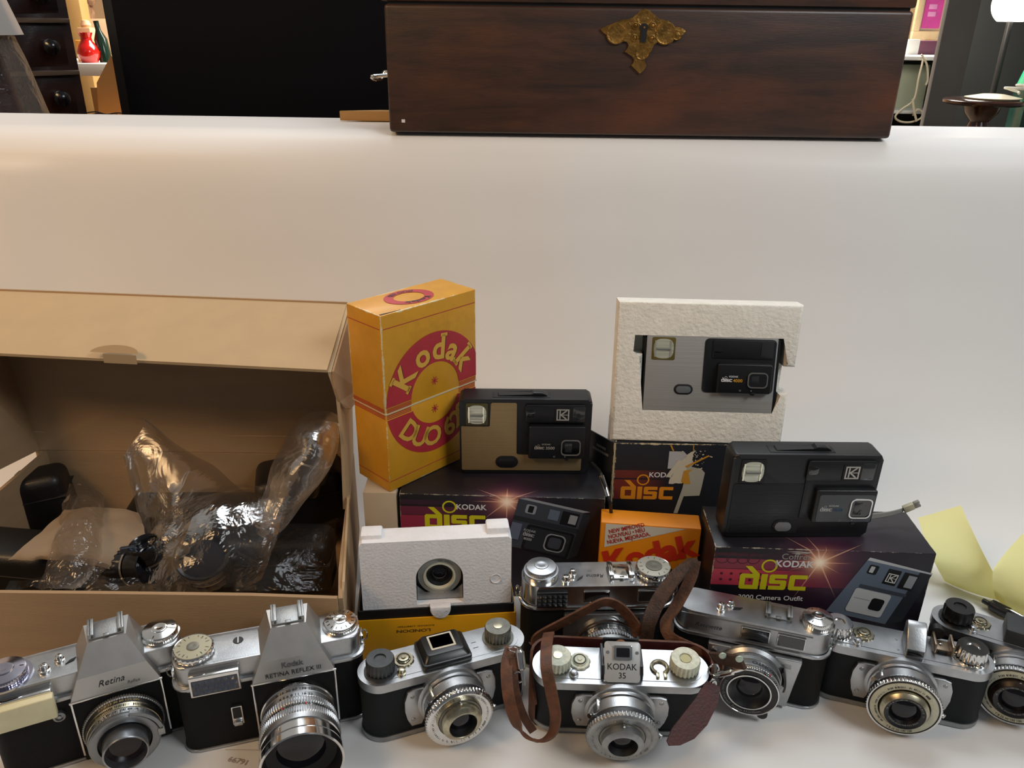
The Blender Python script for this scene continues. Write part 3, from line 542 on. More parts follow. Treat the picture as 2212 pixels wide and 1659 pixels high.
# --- tall box with orange word mark, its side flap open
OW, OD, OH = .155, .062, .1452
def exO(N, v, x, y, z, base):
    for (v0, v1, col, st) in [(OH-.037, OH-.0285, '7a3428', .7), (OH-.060, OH-.0385, '82342c', .8)]:
        f = N.m('MULTIPLY', N.m('MULTIPLY', N.m('GREATER_THAN', z, v0), N.m('LESS_THAN', z, v1)), N.m('LESS_THAN', y, .0006)); base = N.mix(N.m('MULTIPLY', f, N.m('MULTIPLY', st, N.ramp(x, .05, .018))), base, srgb(col))
    return base
ol = at(1331, 958, .665)
t, o = card_box('camera_carton', 'tall black carton with orange word and torn label, under the foam tray', 'carton', (ol.x, .665, 0), .0, OW, OD, OH, boxmat('disc box back', '1d2026', OW, OD, OH, .0014, 'b7aa88', extra=exO))
b = B(); logo(b, off(fr, .0075, OH-.0600), .0000900); obj('orange_lettering', b, disc_orange, o, 0)
b = B(); b.text('KODAK', .0074, off(fr, .0465, OH-.0355), .02, 'C'); obj('white_lettering', b, white_ink, o, 0)
b = B(); b.poly([(.050, OH-.026), (.050, OH-.0075), (.0635, OH-.0075), (.075, OH-.020), (.070, OH-.026)], -E0*1.5); obj('white_patch', b, mat('pale label', 'b4b4b4', .7), o, 0)
def jag(P, a=.0012, n=4):
    out = []
    for i in range(len(P)):
        p, q = P[i], P[(i+1) % len(P)]
        for k in range(n): f = k/n; out.append((p[0]+(q[0]-p[0])*f+random.uniform(-a, a), p[1]+(q[1]-p[1])*f+random.uniform(-a, a)))
    return out
b = B(); b.poly(jag([(.052, OH-.042), (.066, OH-.042), (.071, OH-.02), (.074, OH-.007), (.070, OH-.008), (.061, OH-.020), (.056, OH-.029)], .0008), -E0*2); b.poly(jag([(.049, OH-.034), (.053, OH-.036), (.062, OH-.018), (.06, OH-.016)], .0006, 3), -E0*2.2)
for k_ in range(46):
    u = .074+random.gauss(0, .006); v = OH-.014+random.gauss(0, .0045); s = random.uniform(.0003, .0011); b.poly([(u-s, v), (u, v-s*.7), (u+s*1.4, v+s*.3), (u, v+s)], -E0*2.3)
obj('torn_paper', b, mat('torn cream paper', 'c9c1ab', .8), o, 0)
b = B(); b.poly([(.066, OH-.047), (.068, OH-.0225), (.082, OH-.026), (.0855, OH-.030), (.084, OH-.047)][::-1], -E0*2.1); b.poly([(.060, OH-.075), (.066, OH-.047), (.084, OH-.047), (.083, OH-.055), (.068, OH-.056), (.064, OH-.075)], -E0*2.1); obj('label', b, mat('dirty label', 'a9a797', .7), o, 0)
b = B()
for P in ([(.066, OH-.023), (.068, OH-.0245), (.088, OH-.012), (.087, OH-.0108)], [(.050, OH-.001), (.0515, OH-.0005), (.0545, OH-.007), (.053, OH-.007)], [(.0715, OH-.001), (.0726, OH-.001), (.0724, OH-.007), (.0718, OH-.007)], [(.064, OH-.04), (.0655, OH-.028), (.074, OH-.026), (.070, OH-.030), (.073, OH-.042), (.068, OH-.0425)]): b.poly(P, -E0*2.6)
obj('orange_streaks', b, mat('ochre print', 'c28a2a', .6), o, 0)
b = B(); b.M = Matrix.Rotation(radians(128), 4, 'Z'); b.box(0, .042, 0, .0012, .02, OH, .0003); b.M = Matrix(); fl = obj('side_flap', b, boxmat('flap card', '151619', .05, .05, OH+.001, .0010, 'b7aa88'), t)
b = B(); M3 = Matrix.Rotation(radians(128), 4, 'Z')
for k_, (x0, ln, z_) in enumerate([(.012, .012, OH-.0125), (.008, .02, OH-.0175)]):
    for j_ in range(int(ln/.0016)):
        x = x0+j_*.0018; b.add([M3 @ Vector(q) for q in ((x, .0013, z_), (x+.0012, .0013, z_), (x+.0012, .0013, z_+.0026), (x, .0013, z_+.0026))], [[0, 1, 2, 3]])
obj('grey_marks', b, mat('dim white marks', '8c8a86', .7), fl, 0)
# --- cream box beneath the yellow box
q = at(786, 1100, .6283); t, o = card_box('plain_box', 'plain cream card box under the tall yellow box, beside the brown cardboard box', 'box', (q.x, .6285, 0), 0, -.1035-q.x, .075, .1108, creamcard)
# --- Duo box: tall yellow two-part carton
Dw, Dd, Dh, seam = .107, .0465, .168, .0775
duo = boxmat('aged yellow carton', 'd0931a', .107, .0465, .168, .0013, 'd9c69a', .5, .10, stain='8d5c14')
t = thing('film_camera_carton', 'tall aged yellow and red two-part carton standing beside the gold-fronted camera', 'carton', (-.1088, .6288, .1113), .808, 0, .0, )
b = B(); b.box(0, Dw, 0, Dd, 0, seam, .001); lo_ = obj('lower_half', b, duo, t)
b = B(); b.box(-.0006, Dw+.0006, -.0006, Dd+.0006, seam+.0006, Dh, .0012); up_ = obj('upper_half', b, duo, t)
b = B(); b.box(-.0009, Dw+.0009, -.0009, Dd+.0009, seam-.0004, seam+.0012, .0003); obj('seam_edge', b, mat('worn paper edge', 'cdbb93', .8), up_, 0)
redp = mat('aged red print', 'b02c36', .5, var=.1, vscale=60); CU, CV, RO, RI = .0565, .0815, .0560, .0285
def ringhalf(top):
    b = B(); n = 64; g = .0062; pts = []
    a0, a1 = (0, pi) if top else (pi, 2*pi)
    for i in range(n+1):
        a = a0+(a1-a0)*i/n; row = []
        for r in (RO, RI):
            u = min(Dw-.0002, max(.0002, CU+r*cos(a))); v = CV+r*sin(a)*1.04; v = max(v, seam+g) if top else min(v, seam-g); row.append((u, -.0010 if top else -.0003, v))
        pts += row
    b.add(pts, [[2*i, 2*i+1, 2*i+3, 2*i+2] for i in range(n)])
    for k_ in range(3):
        v = seam+(.0016+.0015*k_)*(1 if top else -1)
        for (x0, x1) in ((0.001, CU-RI), (CU+RI, Dw-.001)): b.add([(x0, -.0009 if top else -.0003, v-.0004), (x1, -.0009 if top else -.0003, v-.0004), (x1, -.0009 if top else -.0003, v+.0004), (x0, -.0009 if top else -.0003, v+.0004)], [[0, 1, 2, 3]])
        b.add([(-.0009 if top else -.0003, .001, v-.0004), (-.0009 if top else -.0003, Dd-.001, v-.0004), (-.0009 if top else -.0003, Dd-.001, v+.0004), (-.0009 if top else -.0003, .001, v+.0004)], [[0, 1, 2, 3]])
    v = Dh-.0125 if top else .010; e_ = -.0009 if top else -.0003
    b.box(.001, Dw-.001, e_, e_+.0001, v, v+.0006); b.box(e_, e_+.0001, .001, Dd-.001, v, v+.0006)
    for k_ in range(4):   # little star
        a = pi*k_/4+.2; c, s_ = cos(a), sin(a); L_ = .0042; w_ = .0004; vv = seam+(.016 if top else -.012)
        b.add([(CU-.001+x*c-y*s_, e_, vv+x*s_+y*c) for x, y in ((-L_, -w_), (L_, -w_), (L_, w_), (-L_, w_))], [[0, 1, 2, 3]])
    return b
obj('red_ring', ringhalf(True), redp, up_, 0); obj('red_ring', ringhalf(False), redp, lo_, 0)
yl = mat('pale yellow lettering', 'd7a540', .5); bk = mat('black lettering shadow', '2a1a14', .5)
def arcw(word, mid, flip, e_, o, R, size, sx=0, sz=0, dd=0):
    b = B(); 
    raw = word; n = len(raw); ws = []
    for ch in raw:
        vs, fs, x0, x1 = rawtext(ch, .03) if ch != ' ' else ([], [], 0, .3); ws.append((x1-x0)+.0)
    tot = sum(ws); x = -tot/2
    for ch, w in zip(raw, ws):
        if ch != ' ':
            xc = x+w/2; a = xc*size/R; an = (mid+a) if flip else (mid-a); vs, fs, x0, x1 = rawtext(ch, .03); xm = (x0+x1)/2; outp = []
            rb = R
            ux, uz = (cos(an), sin(an)) if not flip else (-cos(an), -sin(an)); tx, tz = uz, -ux     # up vector and reading direction of this letter
            bx_, bz_ = (CU+rb*cos(an), CV+rb*sin(an))
            def put_(p): return (bx_+tx*(p[0])*size+ux*p[1]*size+sx, e_-dd, bz_+tz*(p[0])*size+uz*p[1]*size+sz)
            b.add([put_((v.x-xm, v.y)) for v in vs], fs)
            hgt = max(v.y for v in vs); lowx = min(v.x for v in vs)-xm; hix = max(v.x for v in vs)-xm
            if ch in 'Kdk': # slab serifs
                for (sx0, sy0) in ((lowx+.06, 0), (lowx+.06, hgt)) if ch in 'Kk' else ((hix-.06, hgt),):
                    b.add([put_(q) for q in ((sx0-.13, sy0-.05), (sx0+.13, sy0-.05), (sx0+.13, sy0+.05), (sx0-.13, sy0+.05))], [[0, 1, 2, 3]])
        x += w
    return b
for (word, mid, fl_, e_, o, R, size) in (('Kodak', pi*.5, False, -.0011, up_, .0325, .0305), ('DUO 620', -pi*.5, True, -.0004, lo_, .0515, .0265)):
    obj('lettering_shadow', arcw(word, mid, fl_, e_, o, R, size, .0009, -.0004), bk, o, 0)
    obj('lettering', arcw(word, mid, fl_, e_, o, R, size, 0, 0, .0002), yl, o, 0)
# ring on top
b = B(); n = 48; z_ = Dh+.0004; cx_, cy_ = Dw*.46, Dd*.5
for i in range(n):
    a, a2 = 2*pi*i/n, 2*pi*(i+1)/n
    b.add([(cx_+.024*q*cos(w), cy_+.0185*q*sin(w), z_) for q, w in ((1, a), (1, a2), (.62, a2), (.62, a))], [[0, 1, 2, 3]])
obj('red_ring', b, redp, up_, 0)
b = B(); b.arctext('DUO 620', .0062, lambda u, v: (cx_-u*1.3, cy_-v, z_+.0002), .0165, -pi/2, True, .02); b.arctext('Kodak', .0072, lambda u, v: (cx_-u*1.3, cy_-v, z_+.0002), .0122, pi/2, False, .02); obj('lettering', b, bk, up_, 0)
b = B(); b.prism([(.001, .0009), (.022, .0009), (.001, .003)], Dh-.0005, Dh+.0003, 'z'); obj('torn_slot', b, blackm, up_, 0)
# --- film box
Fw, Fd, Fh = .0866, .022, .1012
t = thing('film_carton', 'orange and white film carton behind the silver rangefinder camera', 'carton', (.0800, .6005, 0), -.10)
b = B(); b.box(0, Fw, 0, Fd, 0, Fh, .0007); o = obj('carton', b, orange_card, t)
b = B(); b.poly([(.0040, Fh-.0010), (.0040, Fh-.0260), (.0735, Fh-.0010)], -E0); obj('white_panel', b, mat('white gloss card', 'd4cfc0', .45), o, 0)
an = radians(18.5)
def ff(ox, oz, e=2): return lambda u, v: (ox+u*cos(an)-v*sin(an), -E0*e, oz+u*sin(an)+v*cos(an))
b = B(); fc = lambda ox, oz: (lambda f: (lambda u, v: f(u*.74, v)))(ff(ox, oz)); b.text('NEW IMPROVED', .0058, fc(.0080, Fh-.0110), .02, 'L'); b.text('NOUVEAU • NEU', .0058, fc(.0078, Fh-.0165), .02, 'L'); b.text('NUEVA. MEJORADA.', .0058, fc(.0072, Fh-.0222), .02, 'L'); obj('small_lettering', b, red_ink, o, 0)
b = B(); b.text('Kodak', .0310, ff(.0080, Fh-.0525), .045, 'L', .05); obj('large_lettering', b, mat('scarlet print', 'c8321a', .45), o, 0)
b = B(); b.poly([(.03, Fh-.056), (.0866-.0005, Fh-.0395), (.0866-.0005, .02), (.03, .02)][::-1], -E0); obj('black_panel', b, mat('black print', '1c1412', .5), o, 0)
# --- yellow tray with black liner, white foam pack inside
t = thing('camera_tray', 'yellow card tray with black liner holding the white foam pack with a round lens', 'tray', (-.1265, .5320, 0), .106)
b = B(); b.box(0, .1335, 0, .0015, 0, .046, .0004); b.box(0, .0015, 0, .06, 0, .046, .0004); b.box(.132, .1335, 0, .06, 0, .046, .0004); b.box(0, .1335, .0585, .06, 0, .046, .0004); b.box(0, .1335, 0, .06, 0, .001); o = obj('yellow_tray', b, yellow_card, t)
b = B(); b.box(.0017, .1318, .0017, .0032, .001, .0545, .0004); b.box(.0017, .0032, .0017, .058, .001, .0545, .0004); b.box(.1303, .1318, .0017, .058, .001, .0545, .0004); b.box(.0017, .1318, .0565, .058, .001, .0545, .0004); obj('black_liner', b, mat('black card', '0d0d0e', .55), t)
b = B(); q = lambda u, v: (-u, -E0, v)
b.text('LONDON', .0042, lambda u, v: (.047-u*1.55, -E0, .0345-v), .02); 
b.text('KODAK LIMITED', .0019, lambda u, v: (.049-u*2.2, -E0, .0385-v), .01); obj('lettering', b, mat('brown print', '5a4414', .6), o, 0)
t = thing('foam_pack', 'white foam pack with a round camera lens showing through its arched opening', 'foam packaging', (-.1210, .5370, .0440), .106, -.045)
def arch(cx, cz, r, zb, n=24): return [(cx+r, zb)]+[(cx+r*cos(a), cz+r*sin(a)) for a in [pi*i/n for i in range(n+1)]]+[(cx-r, zb)]
Pw, Ph = .1235, .0735; cx_, cz_ = .0640, .0365; A = arch(cx_, cz_, .0195, .0118)
b = B(); tb = [(.0715, 0), (.0705, -.004), (.0675, -.0075), (.0635, -.009), (.0595, -.0075), (.0565, -.004), (.0555, 0)]
yf, yb_ = 0, .024
out = [(0, 0)]+tb[::-1]+[(Pw, 0), (Pw, Ph), (cx_, Ph), (0, Ph)]
# front slab with arched hole, as a bridge of outline and arch
def hole_plate(b, outer_l, outer_r, A, y0, y1):
    pass
Lh = [(cx_, Ph), (.0025, Ph), (0, Ph-.0025), (0, 0), (.0555, 0), (.0565, -.004), (.0595, -.0075), (cx_, -.009), (cx_, .0118)]+[(cx_-.0195, .0118)]+[(cx_-.0195*cos(a), cz_+.0195*sin(a)) for a in [pi/2*i/12 for i in range(13)]]
Rh = [(2*cx_-x, z) if abs(x-cx_) < .03 else (Pw-(x if x < .03 else 0), z) for x, z in Lh]
Rh = [(cx_, Ph), (Pw-.0025, Ph), (Pw, Ph-.0025), (Pw, 0)]+[(2*cx_-x, z) for x, z in Lh[4:]]
for P in (Lh, Rh): b.prism(P, 0, .020, 'y')
b.box(0.001, .0185, .006, .022, Ph-.004, Ph+.0035, .0018); b.box(Pw-.020, Pw-.001, .006, .022, Ph-.004, Ph+.005, .0018)
b.box(.002, Pw-.002, .019, .026, .0, Ph-.002, .0015)
fp = obj('foam_block', b, foam_m, t, 30)
b = B(); b.lathe([(.0046, .0003), (.0043, .0009), (.004, .0003), (.0033, .0002), (0, .0002)], 'y', (.1105, 0, .034), 24); obj('embossed_circle', b, foam_m, fp)
b = B(); b.prism([(cx_-.0085+.0, .0125)]+[(cx_-.0085*cos(a), .0105-.0095*sin(a)) for a in [pi*i/16 for i in range(17)]]+[(cx_+.0085, .0125)], -.0062, .0008, 'y', .0008); obj('foam_tab', b, foam_m, t)
t = thing('compact_camera', 'silver-fronted compact camera lying inside the white foam pack', 'camera', (-.1210, .5370, .0440), .106, -.045)
b = B(); b.box(cx_-.0192, cx_+.0192, .0075, .0185, .0122, .0535, .001); obj('body', b, blackp, t)
b = B(); b.prism([(cx_-.0190, .0125), (cx_+.0190, .0125), (cx_+.0190, .027), (cx_+.012, .0195), (cx_-.012, .0195), (cx_-.0190, .027)], .0055, .0078, 'y', .0004); obj('front_plate', b, satin_dull, t)
c = (cx_, 0, cz_)
b = B(); b.lathe([(.0178, -.0075), (.0178, -.0045), (.0172, -.0038), (.0136, -.0032), (.0134, -.0042)], 'y', c, 56); r_ = obj('lens_ring', b, mat('dull silver ring', 'a9a99f', .4, .55), t)
b = B(); b.lathe([(.0134, -.0040), (.0134, -.0028), (.0118, -.0026), (.0112, -.0045), (.0108, -.006)], 'y', c, 56); obj('cream_ring', b, mat('ivory ring', 'c4c1ac', .4), t)
b = B(); b.lathe([(.0109, -.0055), (.0085, -.0068), (.0078, -.009)], 'y', c, 48); obj('lens_barrel', b, blackp, t)
b = B(); b.lathe([(.0078, -.009), (.006, -.0066), (.003, -.0054), (0, -.005)], 'y', c, 40); obj('lens_glass', b, glass, t)
b = B(); fk = lambda u, v: (cx_+u, .0029, cz_+v)
b.arctext('KODAK', .0021, fk, .0166, -pi*.36, True); b.arctext('AKE . SWITCH', .0021, fk, .0146, pi*.38)
bmesh.ops.delete(b.bm, geom=b.bm.verts[:], context='VERTS') if False else None
obj('lettering', b, inkg, r_, 0)
# --- old foam tray with the silver disc camera
FT = dict(loc=(.0925, .6690, .1458), yaw=-.035, tilt=-.165)
t = thing('foam_tray', 'worn ivory foam tray leaning upright and holding a silver flat camera', 'foam packaging', FT['loc'], FT['yaw'], FT['tilt'])
Cs = [(0, 0), (.1575, 0), (.1590, .0504), (.1495, .0504), (.1485, .0279), (.025, .0279), (.025, .0828), (.0135, .0828), (.0145, .1035), (.1525, .1035), (.1530, .0747), (.163, .0747), (.165, .131), (.001, .131)]
b = B(); b.prism(Cs, 0, .026, 'y', .0028, 3); b.prism([(.003, .003), (.155, .003), (.156, .076), (.160, .079), (.161, .127), (.004, .127)], .0235, .034, 'y', .002); 
fo = obj('foam_frame', b, foam_old, t, 50)
b = B(); b.box(.030, .148, .003, .0235, .1030, .1045, .0006); obj('inner_ledge', b, foam_old, t)
# ---------------------------------------------------------------- flat disc cameras
def flash_unit(t, u0, u1, v0, v1, frame, broken=False):
    b = B(); o_ = rrect(u0, u1, v0, v1, .0012, 4); i_ = rrect(u0+.0015, u1-.0015, v0+.0015, v1-.0015, .0005, 4)
    b.prism(rrect(u0, u1, v0, v1, .0015, 4), -.0012, .001, 'y', .0004); fr_ = obj('flash_frame', b, frame, t)
    b = B(); n = 12; w = (u1-u0-.003); h = (v1-v0-.003); vs = []; fs = []
    for j in range(n+1):
        for i in range(n+1):
            x, z = i/n*2-1, j/n*2-1; vs.append((u0+.0015+w*i/n, -.0016+.0004*(abs(x)**3+abs(z)**3), v0+.0015+h*j/n))
    for j in range(n):
        for i in range(n): a = j*(n+1)+i; fs.append([a, a+1, a+n+2, a+n+1])
    b.add(vs, fs); fl = obj('flash_window', b, flashlens, t, 60)
    b = B(); b.tube([(u0+w*.25, -.0019, (v0+v1)/2), (u1-w*.25, -.0019, (v0+v1)/2)], .0012, 8); obj('flash_tube', b, mat('flash tube', '8c8f88', .2, .3), fl)
    b = B()
    for k in range(2): b.box(u0+.0022+k*(w-.004), u0+.0034+k*(w-.004), -.0020, -.0016, v0+.003, v1-.003)
    obj('reflector', b, mat('bright reflector', 'e6e4cc', .15, .8), fl)
def disc_camera(name, label, loc, yaw, tilt, roll, v):
    W, H, D = .121, .078, .022
    t = thing(name, label, 'camera', loc, yaw, tilt, roll); t_off = v.get('u0', -W/2)
    def X(b): b.M = Matrix.Translation((t_off, 0, 0)); return b
    def X_(u, w_): return (u+t_off, 0, w_)
    b = X(B()); b.prism(rrect(0, W, 0, H, .004, 5), 0, D, 'y', .0022, 3); obj('body', b, blackp, t)
    if v['k'] == 'gold':
        P = [(.0016, .0045), (.0025, .0035), (.1125, .0035), (.1135, .0045), (.1135, .0195), (.0545, .0205), (.0525, .0215), (.0525, .073), (.0515, .0745), (.0300, .0745), (.0285, .073), (.0282, .0515), (.0270, .050), (.0016, .050)]
        b = X(B()); b.prism(P, -.0008, .0008, 'y', .0003); obj('gold_faceplate', b, gold_b, t)
    elif v['k'] == 'silver':
        b = X(B()); b.prism(rrect(.0012, W-.0025, .0008, H-.002, .0015, 4), -.0008, .0008, 'y', .0003); obj('silver_faceplate', b, brushed, t)
        b = X(B()); b.prism(rrect(.0533, .1172, .0218, .0746, .004, 4), -.0016, .0002, 'y', .0006); obj('black_panel', b, blackp, t)
    else:
        b = X(B()); b.prism(rrect(.003, .062, .0035, .0515, .002, 4), -.0005, .0008, 'y', .0003); obj('front_panel', b, mat('fine ribbed black', '111215', .45, bump=.5, bscale=200, stretch=(.1, 1, 8)), t)
        b = X(B()); b.prism(rrect(.061, .118, .018, .0735, .003, 4), -.0012, .0008, 'y', .0005); obj('lens_panel', b, blackp, t)
    b = X(B()); fs_ = v['flash']; b.M = Matrix.Translation((t_off, 0, 0))
    flash_unit(t, *[q+(t_off if i < 2 else 0) for i, q in enumerate(fs_)], v['fframe'])
    # viewfinder strip
    b = X(B()); b.prism(rrect(.060, .1155, .0555, .0735, .002, 4), -.0024, 0, 'y', .0006); obj('viewfinder_bar', b, blackp, t)
    b = X(B()); b.prism(rrect(.1035, .1145, .0570, .0720, .001, 3), -.0028, -.0022, 'y', .0002); obj('viewfinder_window', b, smoke, t)
    b = X(B()); b.prism(rrect(.061, .069, .0615, .0685, .0015, 4), -.0029, -.0022, 'y', .0003); obj('sensor_window', b, darkglass, t)
    if v.get('K'):
        u, w_ = v['K']; b = X(B()); b.prism(rrect(u-.0018, u+.0135, w_-.0018, w_+.0130, .001, 3), -.0030, -.0020, 'y', .0003); kb = obj('emblem_plate', b, blackm, t)
        b = B(); kmark(b, lambda x, z: (u+x+t_off, -.0032, w_+z), .0115); obj('emblem', b, mat('emblem silver', 'b8b6ae', .35, .4), kb, 0)
    # lens block
    u0, u1, v0, v1 = v['blk']; b = X(B()); b.prism(rrect(u0, u1, v0, v1, .002, 4), -.0065, 0, 'y', .0012, 3); lb = obj('lens_housing', b, blackp, t)
    if v.get('plate'): p_ = v['plate']; b = X(B()); b.prism(rrect(*p_, .002, 4), -.0071, -.0060, 'y', .0003); obj('grey_lens_plate', b, mat('mid grey plate', '4a4d50', .4), lb)
    x0, x1, z0, z1 = v['lens']; o_ = rrect(x0, x1, z0, z1, .004, 6); i_ = rrect(x0+.001, x1-.001, z0+.001, z1-.001, .0033, 6)
    b = B()
    for (P1, y1_), (P2, y2_) in (((o_, -.0070), (o_, -.0080)), ((o_, -.0080), (i_, -.0080)), ((i_, -.0080), (i_, -.0068))):
        n = len(P1); b.add([(p[0]+t_off, y1_, p[1]) for p in P1]+[(p[0]+t_off, y2_, p[1]) for p in P2], [[i, (i+1) % n, n+(i+1) % n, n+i] for i in range(n)])
    obj('lens_frame', b, v['lf'], lb)
    b = X(B()); b.prism(rrect(x0+.001, x1-.001, z0+.001, z1-.001, .0033, 6), -.0073, -.0065, 'y'); obj('lens_window', b, darkglass, lb)
    b = X(B()); b.box(x0+.0035, (x0+x1)/2+.001, -.0076, -.0073, z0+.0035, z1-.0035, .0001); obj('lens_shutter', b, smoke, lb)
    lu, lv = v['txt']; e = -.0074; fk = lambda a, c: (a+lu+t_off, e, c+lv)
    b = B(); logo(b, fk, .0000175*v.get('ts', 1)); obj('word_mark', b, v['ink'], lb, 0)
    b = B(); b.text('KODAK', .0023, off(fk, .0068, .0044), .02, 'L'); obj('maker_lettering', b, v['ink'], lb, 0)
    if v.get('num'): b = B(); b.text(v['num'], .0042, off(fk, .0105, -.0001), .02, 'L'); obj('number_lettering', b, v['numink'], lb, 0)
    b = B(); b.ringp([(p[0]+t_off+(x0-.006), p[1]+v0+.0032) for p in circ(0, 0, .0009, 14)], [(p[0]+t_off+(x0-.006), p[1]+v0+.0032) for p in circ(0, 0, .0006, 14)], e); b.poly([(p[0]+t_off+x0+.004, p[1]+v0+.0032) for p in circ(0, 0, .0006, 12)], e); obj('dial_marks', b, grey_ink, lb, 0)
    b = X(B()); b.box(x0+.004, x0+.0075, -.0068, -.001, v0-.0015, v0+.001, .0004); obj('focus_lever', b, blackp, lb)
    # shutter bar
    bu0, bu1, bv0, bv1 = v['btn']; b = X(B()); b.prism(rrect(bu0-.0018, bu1+.0018, bv0-.0018, bv1+.0018, .009, 8), -.0012, 0, 'y', .0003); s_ = obj('button_surround', b, blackm, t)
    b = X(B()); b.prism(rrect(bu0, bu1, bv0, bv1, .008, 8), -.0022, -.001, 'y', .0005); obj('shutter_button', b, v['bm'], t)
    # winding grip on top
    b = X(B()); b.box(.030, .083, .004, .015, H-.0008, H+.0004, .0003); s_ = obj('top_slot', b, blackm, t)
    b = X(B()); b.prism([(.034, H-.0005), (.082, H-.0005), (.079, H+.0018), (.076, H+.0038), (.068, H+.0038), (.066, H+.0018), (.036, H+.0014)], .006, .0135, 'y', .0005); obj('top_slider', b, blackp, t)
    return t
gold_v = dict(k='gold', flash=(.006, .0262, .0515, .0738), fframe=mat('yellowed frame', '4a4424', .4), K=(.0885, .0585), blk=(.0635, .1155, .0195, .0535), lens=(.0935, .1115, .0240, .0405), lf=mat('grey frame', '7a7a78', .4, .4), txt=(.0690, .0305), ink=mat('pale gold ink', '9b968a', .5), num='3500', numink=mat('pale gold ink', '', .5), btn=(.0350, .0525, .0085, .0175), bm=blackp, ts=.95)
disc_camera('disc_camera', 'flat black camera with gold front standing on the left black carton', (.0128, .6655, .1117), .014, .035, .0, gold_v)
blk_v = dict(k='black', flash=(.0065, .0270, .0520, .0735), fframe=blackm, K=(.0905, .0580), blk=(.0695, .1195, .0180, .0490), plate=(.0725, .1180, .0195, .0450), lens=(.0985, .1165, .0235, .0420), lf=chrome, txt=(.0745, .0300), ink=mat('pale grey ink', 'b0b2b2', .5), num='3000', numink=mat('dull blue ink', '33506e', .5), btn=(.0425, .0560, .0068, .0150), bm=mat('grey button', '6d6f72', .4))
t = disc_camera('disc_camera', 'flat all-black camera with grey lens plate standing on the right black carton', (.2362, .5665, .1122), .035, .015, .012, blk_v)
t = thing('wrist_strap', 'grey cord wrist strap trailing right from the all-black camera', 'wrist strap', (.29, .585, .1125))
P0 = Vector((.29, .585, .1125)); b = B()
for k in range(4): b.tube(spline([Vector((.004, -.002, .006+.0012*k)), Vector((.018, .0, .007+.0012*k)), Vector((.034, .004, .0075+.001*k)), Vector((.046, .006, .0105+.0008*k))], 5), .0008, 6)
obj('cord', b, mat('grey woven cord', '8f8c82', .7), t)
b = B(); b.M = Matrix.Translation((.047, .006, .0125)) @ Matrix.Rotation(-.5, 4, 'Y'); b.box(-.001, .008, -.002, .002, -.003, .003, .0006); obj('clip', b, mat('cream clip', 'b5ad90', .4), t)
b = B(); b.M = Matrix.Translation((.055, .006, .017)) @ Matrix.Rotation(-.5, 4, 'Y'); b.box(-.001, .004, -.0015, .0015, -.003, -.0006, .0004); b.box(-.001, .004, -.0015, .0015, .0008, .003, .0004); obj('cord_ends', b, mat('grey woven cord', '', .7), t)
sil_v = dict(k='silver', flash=(.0060, .0270, .0525, .0745), fframe=mat('yellowed brass frame', '6d5f2c', .35, .4), K=None, blk=(.0655, .1145, .0230, .0515), lens=(.0925, .1105, .0290, .0440), lf=mat('grey frame', '', .4), txt=(.0690, .0345), ink=white_ink, num='4000', numink=mat('amber ink', 'c8942c', .5), btn=(.0300, .0435, .0210, .0275), bm=mat('slate button', '5f6468', .35), u0=.0270)
t = disc_camera('disc_camera', 'flat silver-fronted camera set in the ivory foam tray', FT['loc'], FT['yaw'], FT['tilt'], 0, sil_v)
M_ = t.matrix_world.copy(); t.matrix_world = M_ @ Matrix.Translation((0, .0010, .0282)) @ Matrix.Diagonal((1, 1, .955, 1))
t = thing('carrying_cord', 'black carrying cord with a silver ferrule hanging off the left black carton', 'cord', (.079, .655, .112))
O = Vector((.079, .655, .112)); pts = [at(x, y, Y)-O for x, y, Y in ((1278, 1000, .655), (1290, 1012, .645), (1297, 1022, .632), (1300, 1030, .626), (1313, 1072, .617), (1318, 1090, .615), (1322, 1125, .618))]
b = B(); b.tube(spline(pts, 5), .0017, 8); obj('cord', b, blackp, t)
b = B(); b.tube([pts[2]*.3+pts[3]*.7, pts[4]], .0025, 12); obj('ferrule', b, chrome, t)
# ---------------------------------------------------------------- classic cameras (origin: middle of the front bottom edge, x right, y back)
def knob(t, name, x, y, z, r, h, m, n=20, dep=.10, top=None, screw=None, cap=None, base=None):
    b = B(); fl = lambda k: dep*(1 if (k//2) % 2 else 0)*-1
    if base: b.lathe([(base, z), (base, z+.0012), (r*.8, z+.0014)], 'z', (x, y, 0), 40)
    b.lathe([(r*.86, z), (r*.86, z+h*.16), (r, z+h*.18, 1), (r, z+h*.88, 1), (r*.93, z+h), (r*.42, z+h), (r*.40, z+h-.0012), (0, z+h-.0012)] if top != 'flat' else [(r*.86, z), (r*.86, z+h*.16), (r, z+h*.18, 1), (r, z+h*.88, 1), (r*.93, z+h), (0, z+h+.0002)], 'z', (x, y, 0), n*4, fl)
    o = obj(name, b, m, t, 40)
    if screw:
        b = B(); b.lathe([(r*.34, z+h-.0012), (r*.34, z+h+.0006), (0, z+h+.001)], 'z', (x, y, 0), 20); b.M = Matrix.Translation((x, y, 0)) @ Matrix.Rotation(.7, 4, 'Z'); obj('screw', b, screw, o)
    if cap:
        b = B(); b.lathe([(r*.34, z+h-.001), (r*.34, z+h-.0004), (0, z+h-.0004)], 'z', (x, y, 0), 20); obj('knob_centre', b, cap, o)
    return o
